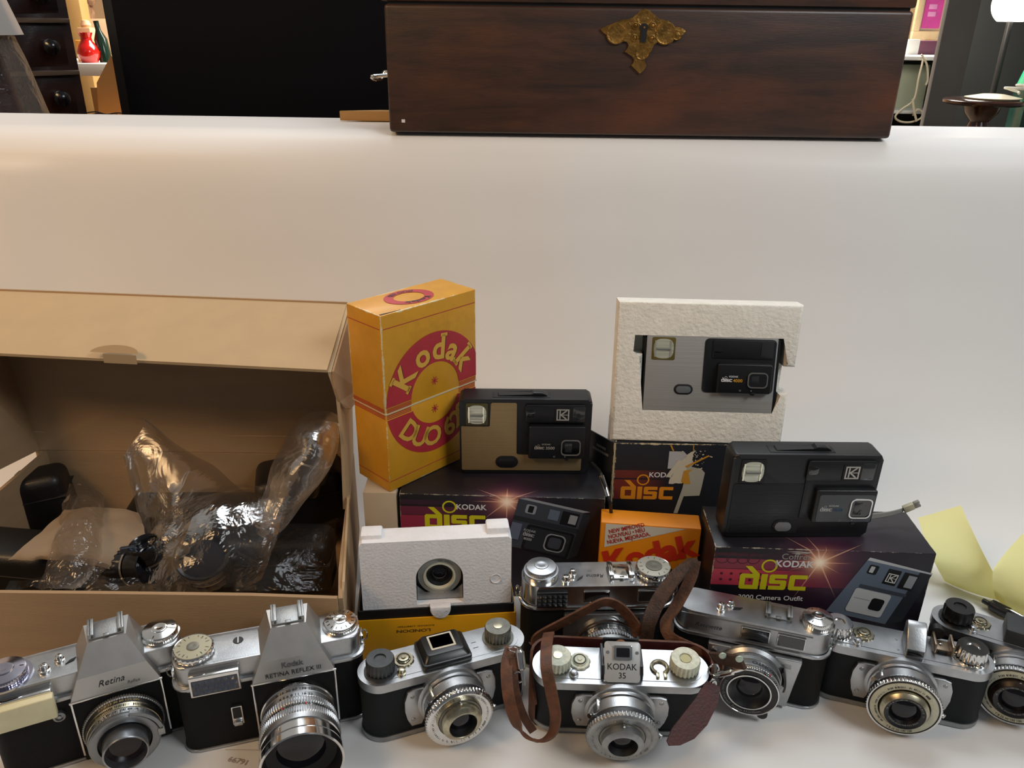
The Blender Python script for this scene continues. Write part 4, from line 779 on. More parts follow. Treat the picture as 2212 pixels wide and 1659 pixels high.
def dome_dial(t, name, x, y, z, r, h, m, ink_m=ink, ring=True, ticks=0, base=None):
    b = B()
    if base: b.lathe([(r*base, z), (r*base, z+.0015), (r*.95, z+.0017)], 'z', (x, y, 0), 48)
    b.lathe([(r*.95, z), (r, z+h*.15, 1), (r, z+h*.6, 1), (r*.95, z+h*.82), (r*.90, z+h*.84), (r*.46, z+h*.98), (r*.44, z+h*1.08), (r*.30, z+h*1.14), (r*.22, z+h*1.10), (0, z+h*1.10)], 'z', (x, y, 0), 200, lambda k: -.012*((k//2) % 2)); o = obj(name, b, m, t, 40)
    if ticks:
        b = B()
        for k in range(ticks):
            a = 2*pi*k/ticks; c, s = cos(a), sin(a)
            b.add([(x+c*r*q-s*w, y+s*r*q+c*w, z+h*.87+(.90-q)*h*.32) for q, w in ((.68, -.0003), (.86, -.0003), (.86, .0003), (.68, .0003))], [[0, 1, 2, 3]])
        obj('dial_marks', b, ink_m, o, 0)
    return o
def flat_dial(t, name, x, y, z, r, h, rim, face, ticks=24, txt=None, hub=.32):
    b = B(); b.lathe([(r*.92, z), (r, z+h*.2, 1), (r, z+h*.8, 1), (r*.93, z+h), (r*.88, z+h*.95)], 'z', (x, y, 0), 96, lambda k: -.03*((k//2) % 2)); o = obj(name, b, rim, t, 40)
    b = B(); b.lathe([(r*.89, z+h*.9), (r*.89, z+h*.99), (r*hub, z+h*1.03)], 'z', (x, y, 0), 48); f = obj('dial_face', b, face, o, 40)
    b = B(); b.lathe([(r*hub, z+h*.98), (r*hub, z+h*1.12), (r*.1, z+h*1.16), (0, z+h*1.12)], 'z', (x, y, 0), 32); obj('dial_hub', b, mat('dark nickel', '77756c', .35, .8), o, 40)
    b = B()
    for k in range(ticks):
        if (k*7) % 5 == 0: continue
        a = 2*pi*k/ticks; c, s = cos(a), sin(a); q1 = .62 if k % 2 else .7
        b.add([(x+c*r*q-s*w, y+s*r*q+c*w, z+h*1.045) for q, w in ((q1, -.00018), (.8, -.00018), (.8, .00018), (q1, .00018))], [[0, 1, 2, 3]])
    obj('dial_marks', b, ink, f, 0); return o
def button(t, name, x, y, z, r, h, m=chrome, hollow=False):
    b = B(); b.lathe([(r*1.5, z), (r*1.5, z+h*.25), (r*1.1, z+h*.3), (r, z+h*.35), (r, z+h*.95), (r*.8, z+h)]+([(r*.55, z+h), (r*.5, z+h*.6), (0, z+h*.6)] if hollow else [(0, z+h*1.04)]), 'z', (x, y, 0), 28); return obj(name, b, m, t, 40)
def shoe(t, x, y, z, w, l, m=chrome):
    b = B(); b.box(x-w/2, x+w/2, y-l/2, y+l/2, z, z+.0012, .0003); o = obj('accessory_shoe', b, m, t)
    for s in (-1, 1):
        b = B(); b.box(x+s*w/2-.0011, x+s*w/2+.0011, y-l/2, y+l/2, z+.001, z+.0046, .0004); b.box(min(x+s*w/2, x+s*(w/2-.003)), max(x+s*w/2, x+s*(w/2-.003)), y-l/2, y+l/2, z+.0036, z+.0046, .0003); obj('shoe_rail', b, m, o)
    b = B(); b.box(x-.002, x+.002, y-l/2-.001, y-l/2+.002, z+.001, z+.002, .0003); obj('shoe_stop', b, m, o); return o
def lathe_part(t, name, prof, c, m, n=72, knurl=0, per=4, sm=35):
    b = B(); b.lathe(prof, 'y', c, n if not knurl else knurl*per, (lambda k: -.022*(1 if (k % per) < per//2 else 0)) if knurl else None); return obj(name, b, m, t, sm)
def ring_marks(t, c, R, y, n, m, L=.0012, w=.0002, a0=0, a1=2*pi, cyl=True, seed=1, name='scale_marks'):
    rnd = random.Random(seed); b = B()
    for k in range(n):
        if rnd.random() < .22: continue
        a = a0+(a1-a0)*k/n; w_ = w*rnd.choice((1, 1.8, 2.6)); q = w_/R
        if cyl: b.add([(c[0]+R*cos(a+s*q), c[1]-yy, c[2]+R*sin(a+s*q)) for s, yy in ((-1, y), (1, y), (1, y+L), (-1, y+L))], [[0, 1, 2, 3]])
        else: b.add([(c[0]+rr*cos(a+s*q), c[1]-y, c[2]+rr*sin(a+s*q)) for s, rr in ((-1, R), (1, R), (1, R+L), (-1, R+L))], [[0, 1, 2, 3]])
    return obj(name, b, m, t, 0)
def cyl_text(t, st, size, c, R, y, mid, m, name='lettering', spacing=1.0, bold=.01):   # letters round a barrel, read from the front top
    vs, fs, x0, x1 = rawtext(st, bold); xm = (x0+x1)/2; b = B()
    b.add([(c[0]+R*cos(mid-(v.x-xm)*size*spacing/R), c[1]-y+v.y*size, c[2]+R*sin(mid-(v.x-xm)*size*spacing/R)) for v in vs], fs); return obj(name, b, m, t, 0)
def face_text(t, st, size, c, R, y, mid, m, flip=False, name='lettering', bold=.01):
    b = B(); b.arctext(st, size, lambda u, v: (c[0]+u, c[1]-y, c[2]+v), R, mid, flip, bold); return obj(name, b, m, t, 0)

# ---- small 35 mm viewfinder cameras with round-ended plates
def viewfinder_camera(label, loc, yaw, tilt, roll, kind, W=.132, wood=None):
    D, H = .034, .0555
    t = thing('viewfinder_camera', label, 'camera', loc, yaw, tilt, roll, 'small cameras with round-ended top plates')
    def st(x0, x1, y0, y1): return rrect(x0, x1, y0, y1, (y1-y0)/2-1e-5, 14)
    b = B(); b.prism(st(-W/2+.001, W/2-.001, .001, D-.001), .0035, H-.0065, 'z'); obj('body', b, leatherette_g if kind != 'far' else leatherette, t)
    b = B(); b.prism(st(-W/2, W/2, 0, D), 0, .0042, 'z', .001); obj('base_plate', b, satin_dull, t)
    b = B(); b.prism(st(-W/2, W/2, 0, D), H-.0075, H, 'z', .0022, 4); tp = obj('top_plate', b, satin, t)
    b = B(); b.prism(st(-W/2+.005, W/2-.005, .0045, D-.0045), H-.001, H+.0004, 'z', .0002); obj('plate_step', b, satin, tp)
    zt = H
    if kind == 'finder35':
        knob(t, 'winding_knob', -.0475, .0165, zt, .0105, .0105, whitepaint, 22, .08, 'flat', brassy); knob(t, 'rewind_knob', .0475, .0175, zt, .0112, .0110, whitepaint, 22, .08, cap=mat('straw enamel', 'b3ad7c', .5))
    elif kind == 'hood':
        knob(t, 'winding_knob', -.0490, .0155, zt, .0108, .0125, mat('grey painted knob', '45484a', .45, .5, var=.2, vscale=200), 22, .07, base=.0125); knob(t, 'rewind_knob', .0455, .0185, zt, .0105, .0120, mat('worn nickel knob', '75756c', .4, .6, var=.25, vscale=200), 24, .09, 'flat', brassy, base=.0125)
    elif kind == 'folded':
        knob(t, 'winding_knob', -.0500, .0165, zt, .0108, .0105, chrome, 22, .08, base=.0125); knob(t, 'rewind_knob', .0470, .0175, zt, .0112, .0115, chrome, 20, .09, base=.0130)
    else:
        knob(t, 'winding_knob', -.0475, .0165, zt, .0115, .0135, mat('black knurled knob', '151516', .35), 12, .06, base=.0135); knob(t, 'rewind_knob', .0475, .0175, zt, .0112, .0115, chrome, 20, .09, base=.0130)
    # exposure counter dial
    x, y = (-.0305, .0195) if kind != 'folded' else (-.0300, .0190); b = B(); b.lathe([(.0082, zt, 1), (.0082, zt+.0012, 1), (.0074, zt+.0020), (.0055, zt+.0020), (.0052, zt+.0032, 1), (.0038, zt+.0036), (.0018, zt+.0036), (.0016, zt+.0044), (0, zt+.0044)], 'z', (x, y, 0), 60, lambda k: -.07*((k//3) % 2))
    cd_ = obj('frame_counter', b, whitepaint if kind in ('finder35',) else brassy, t, 40)
    b = B(); 
    for k in range(6):
        a = pi*k/3+.3; b.lathe([(.0009, zt+.0038), (.0007, zt+.0042), (0, zt+.0042)], 'z', (x+.0030*cos(a), y+.0030*sin(a), 0), 10)
    bmesh.ops.delete(b.bm, geom=b.bm.verts[:], context='VERTS'); b.tube([(x+.0044*cos(a), y+.0044*sin(a), zt+.0036) for a in [2*pi*i/18 for i in range(18)]], .0005, 6, True); obj('counter_ring', b, mat('dark slot', '3a382c', .5), cd_)
    button(t, 'release_button', -.0352, .0075, zt, .0024, .0045, brassy if kind in ('hood',) else satin)
    # viewfinder
    if kind == 'finder35':
        b = B(); b.prism([(.0045, zt-.001), (.0045, zt+.0065), (.0085, zt+.0105), (.028, zt+.0120), (.028, zt-.001)], -.0155, -.0130, 'x', .0006); obj('finder_side_plate', b, blackp, t)
        b = B(); b.prism([(.0045, zt-.001), (.0045, zt+.0065), (.0085, zt+.0105), (.028, zt+.0120), (.028, zt-.001)], .0130, .0155, 'x', .0006); obj('finder_side_plate', b, blackp, t)
        Mx = Matrix.Translation((0, .0020, zt+.0008)) @ Matrix.Rotation(radians(-43), 4, 'X')
        b = B(); b.M = Mx; b.prism(rrect(-.0132, .0132, 0, .0285, .0022, 5), -.0012, .0012, 'y', .0006, 2); fp_ = obj('finder_front_plate', b, mat('pale alloy plate', 'b9bcbc', .4, .25), t)
        b = B(); b.M = Mx; b.prism(rrect(-.0066, .0072, .0158, .0262, .0012, 4), -.0030, -.0008, 'y', .0006); obj('finder_window_frame', b, chrome, fp_)
        b = B(); b.M = Mx; b.prism(rrect(-.0046, .0052, .0178, .0244, .0006, 3), -.0032, -.0024, 'y', .0001); obj('finder_window', b, darkglass, fp_)
        b = B(); b.M = Mx; b.text('KODAK', .0062, lambda u, v: (u, -.0013, .0088+v), .008); obj('maker_lettering', b, ink, fp_, 0)
        b = B(); b.M = Mx; b.text('35', .0058, lambda u, v: (u, -.0013, .0028+v), .008); obj('number_lettering', b, ink, fp_, 0)
        for s in (-.0108, .0108): b = B(); b.M = Mx; b.lathe([(.0013, .0012), (.001, .0018), (0, .0018)], 'y', (s, 0, .021), 14); obj('screw', b, satin_dull, fp_)
        b = B(); b.box(-.0135, .0135, .0285, .0305, zt+.006, zt+.0165, .001); b2 = obj('eyepiece_frame', b, blackp, t)
        b = B(); b.lathe([(.0042, 0.0001), (.0036, .0008), (0, .0008)], 'y', (0, .0286, zt+.0118), 24); obj('eyepiece', b, mat('amber eyepiece', '9a6a4c', .3), b2)
        b = B(); 
        for k in range(26):
            a = radians(-60)+radians(300)*k/25+pi/2*2; 
        b.tube([(.029+.0058*cos(a), .0165+.0058*sin(a), zt+.0012) for a in [radians(-60+300*k/24) for k in range(25)]], .0014, 8); b.box(.0305, .0345, .0075, .0115, zt, zt+.0016, .0004) if False else None; obj('shoe_spring', b, brassy, t)
        for s in (.0268, .0325): b = B(); b.box(s-.0012, s+.0012, .0065, .0115, zt, zt+.0020, .0004); obj('spring_foot', b, brassy, t)
    elif kind == 'hood':
        P0 = rrect(-.0185, .0185, .0035, .0320, .003, 4); P1 = rrect(-.0145, .0145, .0085, .0312, .003, 4)
        b = B(); b.prism(rrect(-.0195, .0195, .0025, .0325, .003, 4), zt, zt+.0045, 'z', .0008); b.prism(P0, zt+.0040, zt+.0085, 'z', .0005, 2, P1); h_ = obj('finder_hood', b, mat('black bakelite', '0f1012', .3), t)
        b = B(); Q = rrect(-.0098, .0098, .0135, .0295, .0008, 3); Qi = rrect(-.0083, .0083, .0153, .0280, .0004, 3); n = len(Q); z0 = zt+.0088
        b.add([(*p, z0) for p in Q]+[(*p, z0) for p in Qi]+[(*p, z0-.001) for p in Q], [[i, (i+1) % n, n+(i+1) % n, n+i] for i in range(n)]+[[i, 2*n+i, 2*n+(i+1) % n, (i+1) % n] for i in range(n)]); obj('window_frame', b, mat('cream window frame', 'c4bda8', .45), h_)
        b = B(); b.prism(Qi, z0-.001, z0-.0003, 'z'); obj('finder_window', b, darkglass, h_)
        b = B(); 
        for k_ in range(2): b.box(.0235, .0275, .0135+k_*.006, .0138+k_*.006, zt+.0003, zt+.0006)
        obj('index_marks', b, ink, tp)
    elif kind == 'folded':
        ap = [(-.0070, zt), (.0070, zt), (.0070, zt+.016)]+[(.0070*cos(a), zt+.016+.0070*sin(a)) for a in [pi*i/10 for i in range(1, 10)]]+[(-.0070, zt+.016)]
        b = B(); b.prism([(.0040, zt), (.0040, zt+.0072), (.0150, zt+.0185), (.0185, zt+.0208), (.0225, zt+.0208), (.0245, zt+.0185), (.0245, zt)], -.0015, .0130, 'x', .0012, 3); sp = obj('folding_finder', b, satin, t)
        b = B(); b.box(-.0002, .0117, .0034, .0042, zt+.0008, zt+.0062, .0002); obj('finder_window', b, darkglass, sp)
        b = B(); b.box(.0195, .0340, .0150, .0270, zt, zt+.0040, .0005); b.box(.0195, .0215, .0120, .0285, zt+.002, zt+.0105, .0007); b.box(.0320, .0340, .0120, .0285, zt+.002, zt+.0105, .0007); br = obj('finder_bracket', b, mat('bronzed bracket', '8a7a68', .4, .8), t)
        b = B(); b.box(.0235, .0300, .0143, .0152, zt+.0005, zt+.0030, .0002); obj('bracket_slot', b, blackm, br)
        b = B(); b.lathe([(.0055, 0), (.0055, .006), (0, .006)], 'y', (.0235, .034, zt+.0085), 20); obj('eyepiece', b, blackp, br)
        b = B(); b.lathe([(.0011, 0), (.0011, .0014), (0, .0018)], 'z', (.0258, .021, zt+.004), 12); obj('bracket_screw', b, chrome, br)
        for s in (.009, .021): b = B(); b.lathe([(.0012, 0), (.0008, .0008), (0, .0009)], 'z', (-.0055, s, zt), 10); obj('plate_screw', b, satin_dull, t)
    else:
        b = B(); b.prism(rrect(-.014, .016, .0045, .0300, .002, 4), zt, zt+.0125, 'z', .0012); obj('finder_housing', b, mat('crinkle black housing', '2a2c2e', .6, bump=.4, bscale=900), t)
    # lens mount plate with ears
    c = (0, 0, .0300)
    ear = lambda s: [(s*.0205, .0455), (s*.0285, .0455), (s*.0335, .0440), (s*.0360, .0360), (s*.0362, .0260), (s*.0345, .0180), (s*.0315, .0110), (s*.0235, .0110), (s*.0205, .0180)]
    b = B(); b.prism(ear(1), -.0028, .001, 'y', .0008); b.prism(ear(-1)[::-1], -.0028, .001, 'y', .0008); b.lathe([(.0262, -.001), (.0262, .0028), (.0250, .0036), (.0, .0036)], 'y', c, 72); mp = obj('mount_plate', b, satin, t)
    for s in (-.0300, .0300):
        for z_ in (.0400, .0175): b = B(); b.lathe([(.0017, .0028), (.0014, .0034), (0, .0034)], 'y', (s, 0, z_), 14); obj('mount_screw', b, satin_dull, mp)
    lathe_part(t, 'lens_barrel', [(.0240, .003), (.0240, .0065), (.0228, .0070), (.0228, .0110), (.0222, .0113), (.0222, .0155), (.0226, .0160), (.0226, .0172), (.0215, .0176)], c, satin)
    b = B(); b.box(.0040, .0110, -.0140, -.0128, c[2]+.0208, c[2]+.0226, .0002); obj('barrel_slot', b, blackm, t)
    ring_marks(t, c, .0224, .0142, 26, inkg, .0008, .00014, pi*.36, pi*.66, seed=3)
    b = B(); b.lathe([(.0225, .0150), (.0250, .0165), (.0250, .0235), (.0240, .0240)], 'y', c, 72); lathe_o = obj('shutter_case', b, blackp if kind != 'finder35' else mat('dark grey case', '2b2d30', .4), t)
    # cover band over the top of the shutter
    b = B(); b.lathe([(.0246, .0100), (.0256, .0105), (.0256, .0178), (.0246, .0182)], 'y', c, 40, None, radians(28), radians(146)); obj('cover_band', b, satin, t)
    y1 = .0225
    if kind in ('hood', 'finder35'):
        bez = lathe_part(t, 'shutter_bezel', [(.0250, y1-.0015), (.0266, y1, 1), (.0266, y1+.0018, 1), (.0255, y1+.0032), (.0238, y1+.0042), (.0190, y1+.0036), (.0170, y1+.0030)], c, chrome if kind == 'hood' else satin_dull, 72, 60, 4)
        lathe_part(t, 'aperture_ring', [(.0172, y1+.0028), (.0168, y1+.0024), (.0165, y1+.0030), (.0150, y1+.0034)], c, mat('dark nickel', '', .3))
        lathe_part(t, 'front_barrel', [(.0152, y1+.0030), (.0150, y1+.0085), (.0122, y1+.0105), (.0110, y1+.0108), (.0106, y1+.0104)], c, brassy if kind == 'hood' else satin_dull)
        lathe_part(t, 'inner_cone', [(.0106, y1+.0104), (.0100, y1+.0070), (.0090, y1+.0044)], c, blackm)
        gl_, ry, rr_ = y1+.0045, .0094, .0094
        face_text(bez, 'KODAK', .0024, c, .0198, y1+.0044, pi*.52, ink); ring_marks(bez, c, .0205, y1+.0045, 34, inkg, .0013, .00013, -pi*.2, pi*.4, False, 5); ring_marks(bez, c, .0205, y1+.0045, 40, inkg, .0013, .00013, pi*.62, pi*1.8, False, 9)
    else:
        fm = mat('ivory scale ring', 'bdbba4', .45, var=.12, vscale=300)
        bez = lathe_part(t, 'shutter_bezel', [(.0245, y1-.0015), (.0268, y1-.0005, 1), (.0268, y1+.0020, 1), (.0262, y1+.0026), (.0250, y1+.0024)], c, chrome if kind == 'folded' else satin, 72, 64, 4)
        lathe_part(bez, 'black_rim', [(.0252, y1+.0022), (.0246, y1+.0030), (.0240, y1+.0026)], c, blackm)
        sc = lathe_part(bez, 'scale_ring', [(.0241, y1+.0024), (.0225, y1+.0034), (.0186, y1+.0034), (.0182, y1+.0030)], c, fm)
        ring_marks(sc, c, .0200, y1+.0036, 30, ink, .0016, .00016, pi*.25, pi*.75, False, 5); face_text(sc, 'T B 25 50 100 150', .0026, c, .0222, y1+.0036, -pi*.5, ink, True); ring_marks(sc, c, .0195, y1+.0036, 40, inkg, .0012, .00012, pi*.8, pi*1.3, False, 8)
        lathe_part(t, 'black_groove', [(.0184, y1+.0028), (.0176, y1+.0022), (.0172, y1+.0030)], c, blackm)
        lathe_part(t, 'front_barrel', [(.0174, y1+.0025), (.0172, y1+.0058), (.0150, y1+.0085), (.0146, y1+.0088)], c, brassy if kind == 'folded' else mat('worn black barrel', '2a2018', .35, .4, var=.6, vscale=200))
        nr = lathe_part(t, 'name_ring', [(.0147, y1+.0086), (.0142, y1+.0082), (.0112, y1+.0072), (.0108, y1+.0060), (.0100, y1+.0040)], c, blackp)
        face_text(nr, 'KODAK ANASTAR f:3.5 50mm', .0020, c, .0122, y1+.0081, -pi*.5, grey_ink, True); ring_marks(nr, c, .0122, y1+.0081, 40, grey_ink, .0012, .00014, 0, pi, False, 6)
        gl_, rr_ = y1+.0042, .0102
    lathe_part(t, 'front_glass', [(rr_, gl_-.0002), (rr_*.8, gl_+.0012), (rr_*.45, gl_+.0022), (0, gl_+.0026)], c, glass, 48, sm=80)
    b = B(); b.tube([(c[0]+.0*1, -y1-.0030, c[2]+.0160), (0, -y1-.0062, c[2]+.0168)], .0008, 8); obj('aperture_pointer', b, chrome, t)
    for a, L in ((pi*.80, .0045), (-pi*.03, .003)):
        b = B(); b.tube([(cos(a)*.0235, -.0185, c[2]+sin(a)*.0235), (cos(a)*(.0255+L*.5), -.0195, c[2]+sin(a)*(.0255+L*.5)), (cos(a)*(.026+L), -.0215, c[2]+sin(a)*(.026+L))], [.0013, .0015, .0018], 10); obj('shutter_lever', b, chrome, t)
    b = B(); b.box(-.0188, -.0160, -.0165, -.0055, c[2]+.0160, c[2]+.0190, .0006); obj('lever_slider', b, brassy if kind == 'hood' else chrome, t)
    return t
# ---- single lens reflexes
def slr_camera(label, loc, yaw, tilt, roll, kind):
    W, D, H = (.1365 if kind == 'zoom' else .1310), .036, .0790
    t = thing('reflex_camera', label, 'camera', loc, yaw, tilt, roll, 'reflex cameras at the front left')
    B0 = rrect(-W/2+.001, W/2-.001, .001, D-.001, .010, 8)
    b = B(); b.prism(B0, .0015, .062, 'z'); obj('body', b, leatherette, t)
    b = B(); b.prism(rrect(-W/2, W/2, 0, D, .0105, 8), 0, .0020, 'z', .0006); obj('base_plate', b, satin, t)
    b = B(); b.prism(rrect(-W/2-.0008, W/2+.0008, -.0008, D+.0008, .0110, 8), .0595, .0625, 'z', .0009); b.prism(rrect(-W/2+.002, W/2-.002, .002, D-.002, .009, 8), .0620, H, 'z', .0016, 4); tp = obj('top_cover', b, satin, t)
    lx = .0155 if kind == 'zoom' else .0175
    # prism hump
    b = B(); a0 = [(lx-.0295, -.0065), (lx+.0295, -.0065), (lx+.0295, .030), (lx-.0295, .030)]; a1 = [(lx-.0225, -.0045), (lx+.0225, -.0045), (lx+.024, .030), (lx-.024, .030)]; a2 = [(lx-.0125, .0085), (lx+.0125, .0085), (lx+.0150, .0300), (lx-.0150, .0300)]
    b.prism(a0, .0600, .0770, 'z', 0, 2, a1); b.prism(a1, .0770, .0955, 'z', 0, 2, a2); bmesh.ops.remove_doubles(b.bm, verts=b.bm.verts[:], dist=1e-6); hp = obj('prism_housing', b, mat('fine satin chrome', 'bcbcba', .42, .9, var=.05, vscale=60), t, 20)
    b = B(); b.box(lx-.0305, lx+.0305, -.0072, -.0060, .0590, .0606, .0004); obj('prism_trim', b, chrome, hp)
    sl = atan2(.0020, .017)
    fk = lambda u, v: (lx+u, -.0065+.0020*(v/.017)-.00035, .0600+v)
    if kind == 'zoom':
        b = B(); b.text('RETINA REFLEX III', .0050, off(fk, 0, .0030), .004, thick=0); obj('lettering', b, ink, hp, 0); b = B(); b.text('Kodak', .0058, off(fk, 0, .0095), .03); obj('maker_lettering', b, inkg, hp, 0)
    else:
        b = B(); b.text('Retina', .0068, off(fk, -.002, .0068), -.002, shear=.35); obj('lettering', b, ink, hp, 0); b = B(); b.text('Reflex', .0034, off(fk, .012, .0030), .0, shear=.2); obj('small_lettering', b, inkg, hp, 0)
    shoe(hp, lx, .020, .0957, .0215, .0190, satin_dull)
    # mirror box frame
    b = B(); b.box(lx-.0295, lx+.0295, -.0060, .002, .004, .0592, .0012); mb = obj('mirror_box', b, leatherette, t)
    for s in (-1, 1): b = B(); b.box(lx+s*.0292-.0007, lx+s*.0292+.0007, -.0068, -.0050, .010, .0590, .0003); obj('mirror_box_trim', b, chrome, mb)
    zt = H
    if kind == 'zoom':
        flat_dial(t, 'film_dial', -.0520, .0170, zt, .0145, .0060, chrome, mat('ivory dial', 'a3a089', .4, .3), 20, hub=.3); dome_dial(t, 'winding_dial', .0530, .0180, zt, .0125, .0060, chrome, ticks=16, base=1.08)
        b = B(); b.lathe([(.0038, zt), (.0036, zt+.0004), (0, zt+.0004)], 'z', (-.0215, .022, 0), 20); b2 = obj('rewind_shaft', b, blackp, t); b = B(); b.box(-.0220, -.0210, .0185, .0255, zt+.0003, zt+.0008); obj('shaft_slot', b, satin, b2)
        b = B(); b.box(.032, .037, .0155, .0185, zt, zt+.0015, .0004); obj('counter_slider', b, satin_dull, t)
    else:
        dome_dial(t, 'winding_dial', -.0490, .0170, zt, .0145, .0075, mat('lilac chrome', 'b4b3c2', .16, 1), ticks=3, base=1.18); dome_dial(t, 'rewind_dial', .0515, .0180, zt, .0125, .0065, chrome, ticks=3, base=1.1)
        button(t, 'release_button', -.0250, .0120, zt, .0026, .0060, chrome, True); button(t, 'counter_button', -.0155, .0190, zt, .0022, .0050, chrome)
        b = B(); b.prism([(-.0120, .0130), (-.0065, .0150), (-.0050, .0180), (-.0090, .0165)], zt, zt+.0006, 'z'); obj('counter_window', b, blackm, t)
        b = B(); b.box(.032, .037, .0125, .0150, zt, zt+.0015, .0004); obj('counter_slider', b, satin_dull, t)
    # left side: light meter
    b = B(); b.prism(rrect(-.0560, -.0215, .0565, .0745, .0008, 3), -.0042, .003, 'y', .0006); fr_ = obj('meter_frame', b, chrome, t)
    if kind == 'zoom':
        b = B(); b.prism(rrect(-.0545, -.0230, .0580, .0712, .0005, 3), -.0045, -.0038, 'y'); mc = obj('meter_cell', b, mat('dark blue cell', '181c26', .25, coat=.6), fr_)
        b = B()
        for i in range(7):
            for j in range(3):
                x = -.0524+.0042*i+(.0021 if j % 2 else 0); z = .0603+.0043*j; r = .0018
                if x+r < -.0232: b.add([(x-r, -.0045, z-r), (x+r, -.0045, z-r), (x+r, -.0045, z+r), (x-r, -.0045, z+r), (x, -.0062, z)], [[0, 1, 4], [1, 2, 4], [2, 3, 4], [3, 0, 4]])
        obj('cell_pyramids', b, mat('cell lenslets', '4a5060', .15, coat=1), mc, 0)
        b = B(); b.prism(rrect(-.0315, -.0235, .0215, .0390, .0008, 3), -.0022, .001, 'y', .0005); ls = obj('lever_frame', b, chrome, t); b = B(); b.prism(rrect(-.0305, -.0245, .0285, .0380, .0004, 3), -.0027, -.0018, 'y'); obj('lever_slot', b, blackm, ls); b = B(); b.box(-.0306, -.0244, -.0048, -.0015, .0225, .0262, .0007); obj('lever', b, satin, ls)
    else:
        b = B(); b.prism(rrect(-.0585, -.0205, .0545, .0730, .0012, 4), -.0105, -.0035, 'y', .0010, 3); obj('meter_cover', b, cream, fr_)
        b = B(); b.lathe([(.0040, -.001), (.0040, .0018), (.0026, .0024), (.0024, .001), (.0014, .001), (.0012, .002), (0, .002)], 'y', (-.0215, 0, .0470), 24); obj('flash_socket', b, satin_dull, t)
        b = B(); b.box(-W/2-.001, -.0605, -.0012, .012, .0555, .0745, .002); obj('dark_side_window', b, mat('maroon plastic', '22100e', .3, coat=.6), t)
    for s in (-1, 1):
        b = B(); b.box(s*W/2-.0015 if s > 0 else -W/2-.0005, s*W/2+.0005 if s > 0 else -W/2+.0015, .012, .022, .063, .070, .0004); lg = obj('strap_lug', b, chrome, t)
        b = B(); b.tube([(s*(W/2+.0018)+s*.0022*cos(a), .017, .0665+.0048*sin(a)) for a in [2*pi*i/16 for i in range(16)]], .0006, 6, True); obj('strap_ring', b, chrome, lg)
    # lens
    if kind == 'zoom':
        c = (lx, 0, .0305); s_ = satin
        lathe_part(t, 'mount_ring', [(.0262, .0060), (.0270, .0075), (.0268, .0120), (.0258, .0128)], c, chrome)
        m1 = lathe_part(t, 'speed_ring', [(.0256, .0124), (.0262, .0130), (.0262, .0168), (.0256, .0174)], c, satin); cyl_text(m1, '8 15 30 60 125 250', .0030, c, .0264, .0165, pi*.5, ink, spacing=1.25)
        m2 = lathe_part(t, 'aperture_ring', [(.0254, .0172), (.0266, .0180), (.0266, .0225), (.0260, .0232)], c, satin); cyl_text(m2, '4 5.6 8 11 16 22', .0030, c, .0268, .0222, pi*.5, ink, spacing=1.25)
        lathe_part(t, 'knurled_ring', [(.0260, .0230), (.0276, .0238, 1), (.0276, .0280, 1), (.0266, .0288)], c, satin, 72, 90, 4)
        m3 = lathe_part(t, 'depth_ring', [(.0264, .0286), (.0268, .0292), (.0268, .0325), (.0272, .0330)], c, chrome); ring_marks(m3, c, .0270, .0296, 36, ink, .0022, .00016, pi*.25, pi*.75, seed=4)
        b = B(); 
        for a in (pi*.42, pi*.62): b.add([(c[0]+.0271*cos(a+q), -yy, c[2]+.0271*sin(a+q)) for q, yy in ((-.03, .030), (.03, .030), (.0, .033))], [[0, 1, 2]])
        obj('red_marks', b, red_ink, m3, 0)
        lathe_part(t, 'focus_ring', [(.0270, .0328), (.0286, .0336, 1), (.0286, .0382, 1), (.0278, .0392), (.0278, .0440)], c, satin, 72, 100, 4)
        lathe_part(t, 'front_barrel', [(.0278, .0438), (.0270, .0444), (.0270, .0470), (.0284, .0476), (.0284, .0525), (.0278, .0530), (.0288, .0540), (.0288, .0600), (.0280, .0608), (.0272, .0604)], c, chrome)
        lathe_part(t, 'inner_hood', [(.0273, .0603), (.0262, .0560), (.0245, .0500), (.0170, .0470)], c, blackm)
        lathe_part(t, 'front_glass', [(.0172, .0470), (.0140, .0482), (.008, .0492), (0, .0495)], c, glass, 56, sm=80)
        cyl_text(t, 'LOCK    OPEN', .0026, c, .0271, .0112, pi*.5, ink)
    else:
        c = (lx, 0, .0300)
        lathe_part(t, 'mount_ring', [(.0245, .0060), (.0252, .0070), (.0252, .0085)], c, satin)
        m1 = lathe_part(t, 'knurled_ring', [(.0262, .0082), (.0272, .0088, 1), (.0272, .0112, 1), (.0262, .0118)], c, satin_dull, 72, 96, 4)
        m2 = lathe_part(t, 'black_scale_ring', [(.0260, .0116), (.0262, .0122), (.0252, .0150)], c, blackp); cyl_text(m2, '2 1 B 15 30 60 125 250', .0027, c, .0262, .0146, pi*.5, mat('straw ink', 'a89a62', .5), spacing=1.1)
        m3 = lathe_part(t, 'aperture_ring', [(.0252, .0148), (.0256, .0154), (.0248, .0190), (.0240, .0194)], c, brassy); ring_marks(m3, c, .0256, .0166, 50, ink, .0016, .00014, pi*.15, pi*.85, seed=2)
        m4 = lathe_part(t, 'distance_ring', [(.0240, .0192), (.0246, .0198), (.0240, .0232), (.0228, .0236)], c, satin_dull); ring_marks(m4, c, .0247, .0205, 60, ink, .0013, .00014, pi*.1, pi*.9, seed=12); ring_marks(m4, c, .0245, .0222, 80, ink, .0009, .00010, 0, pi, seed=13)
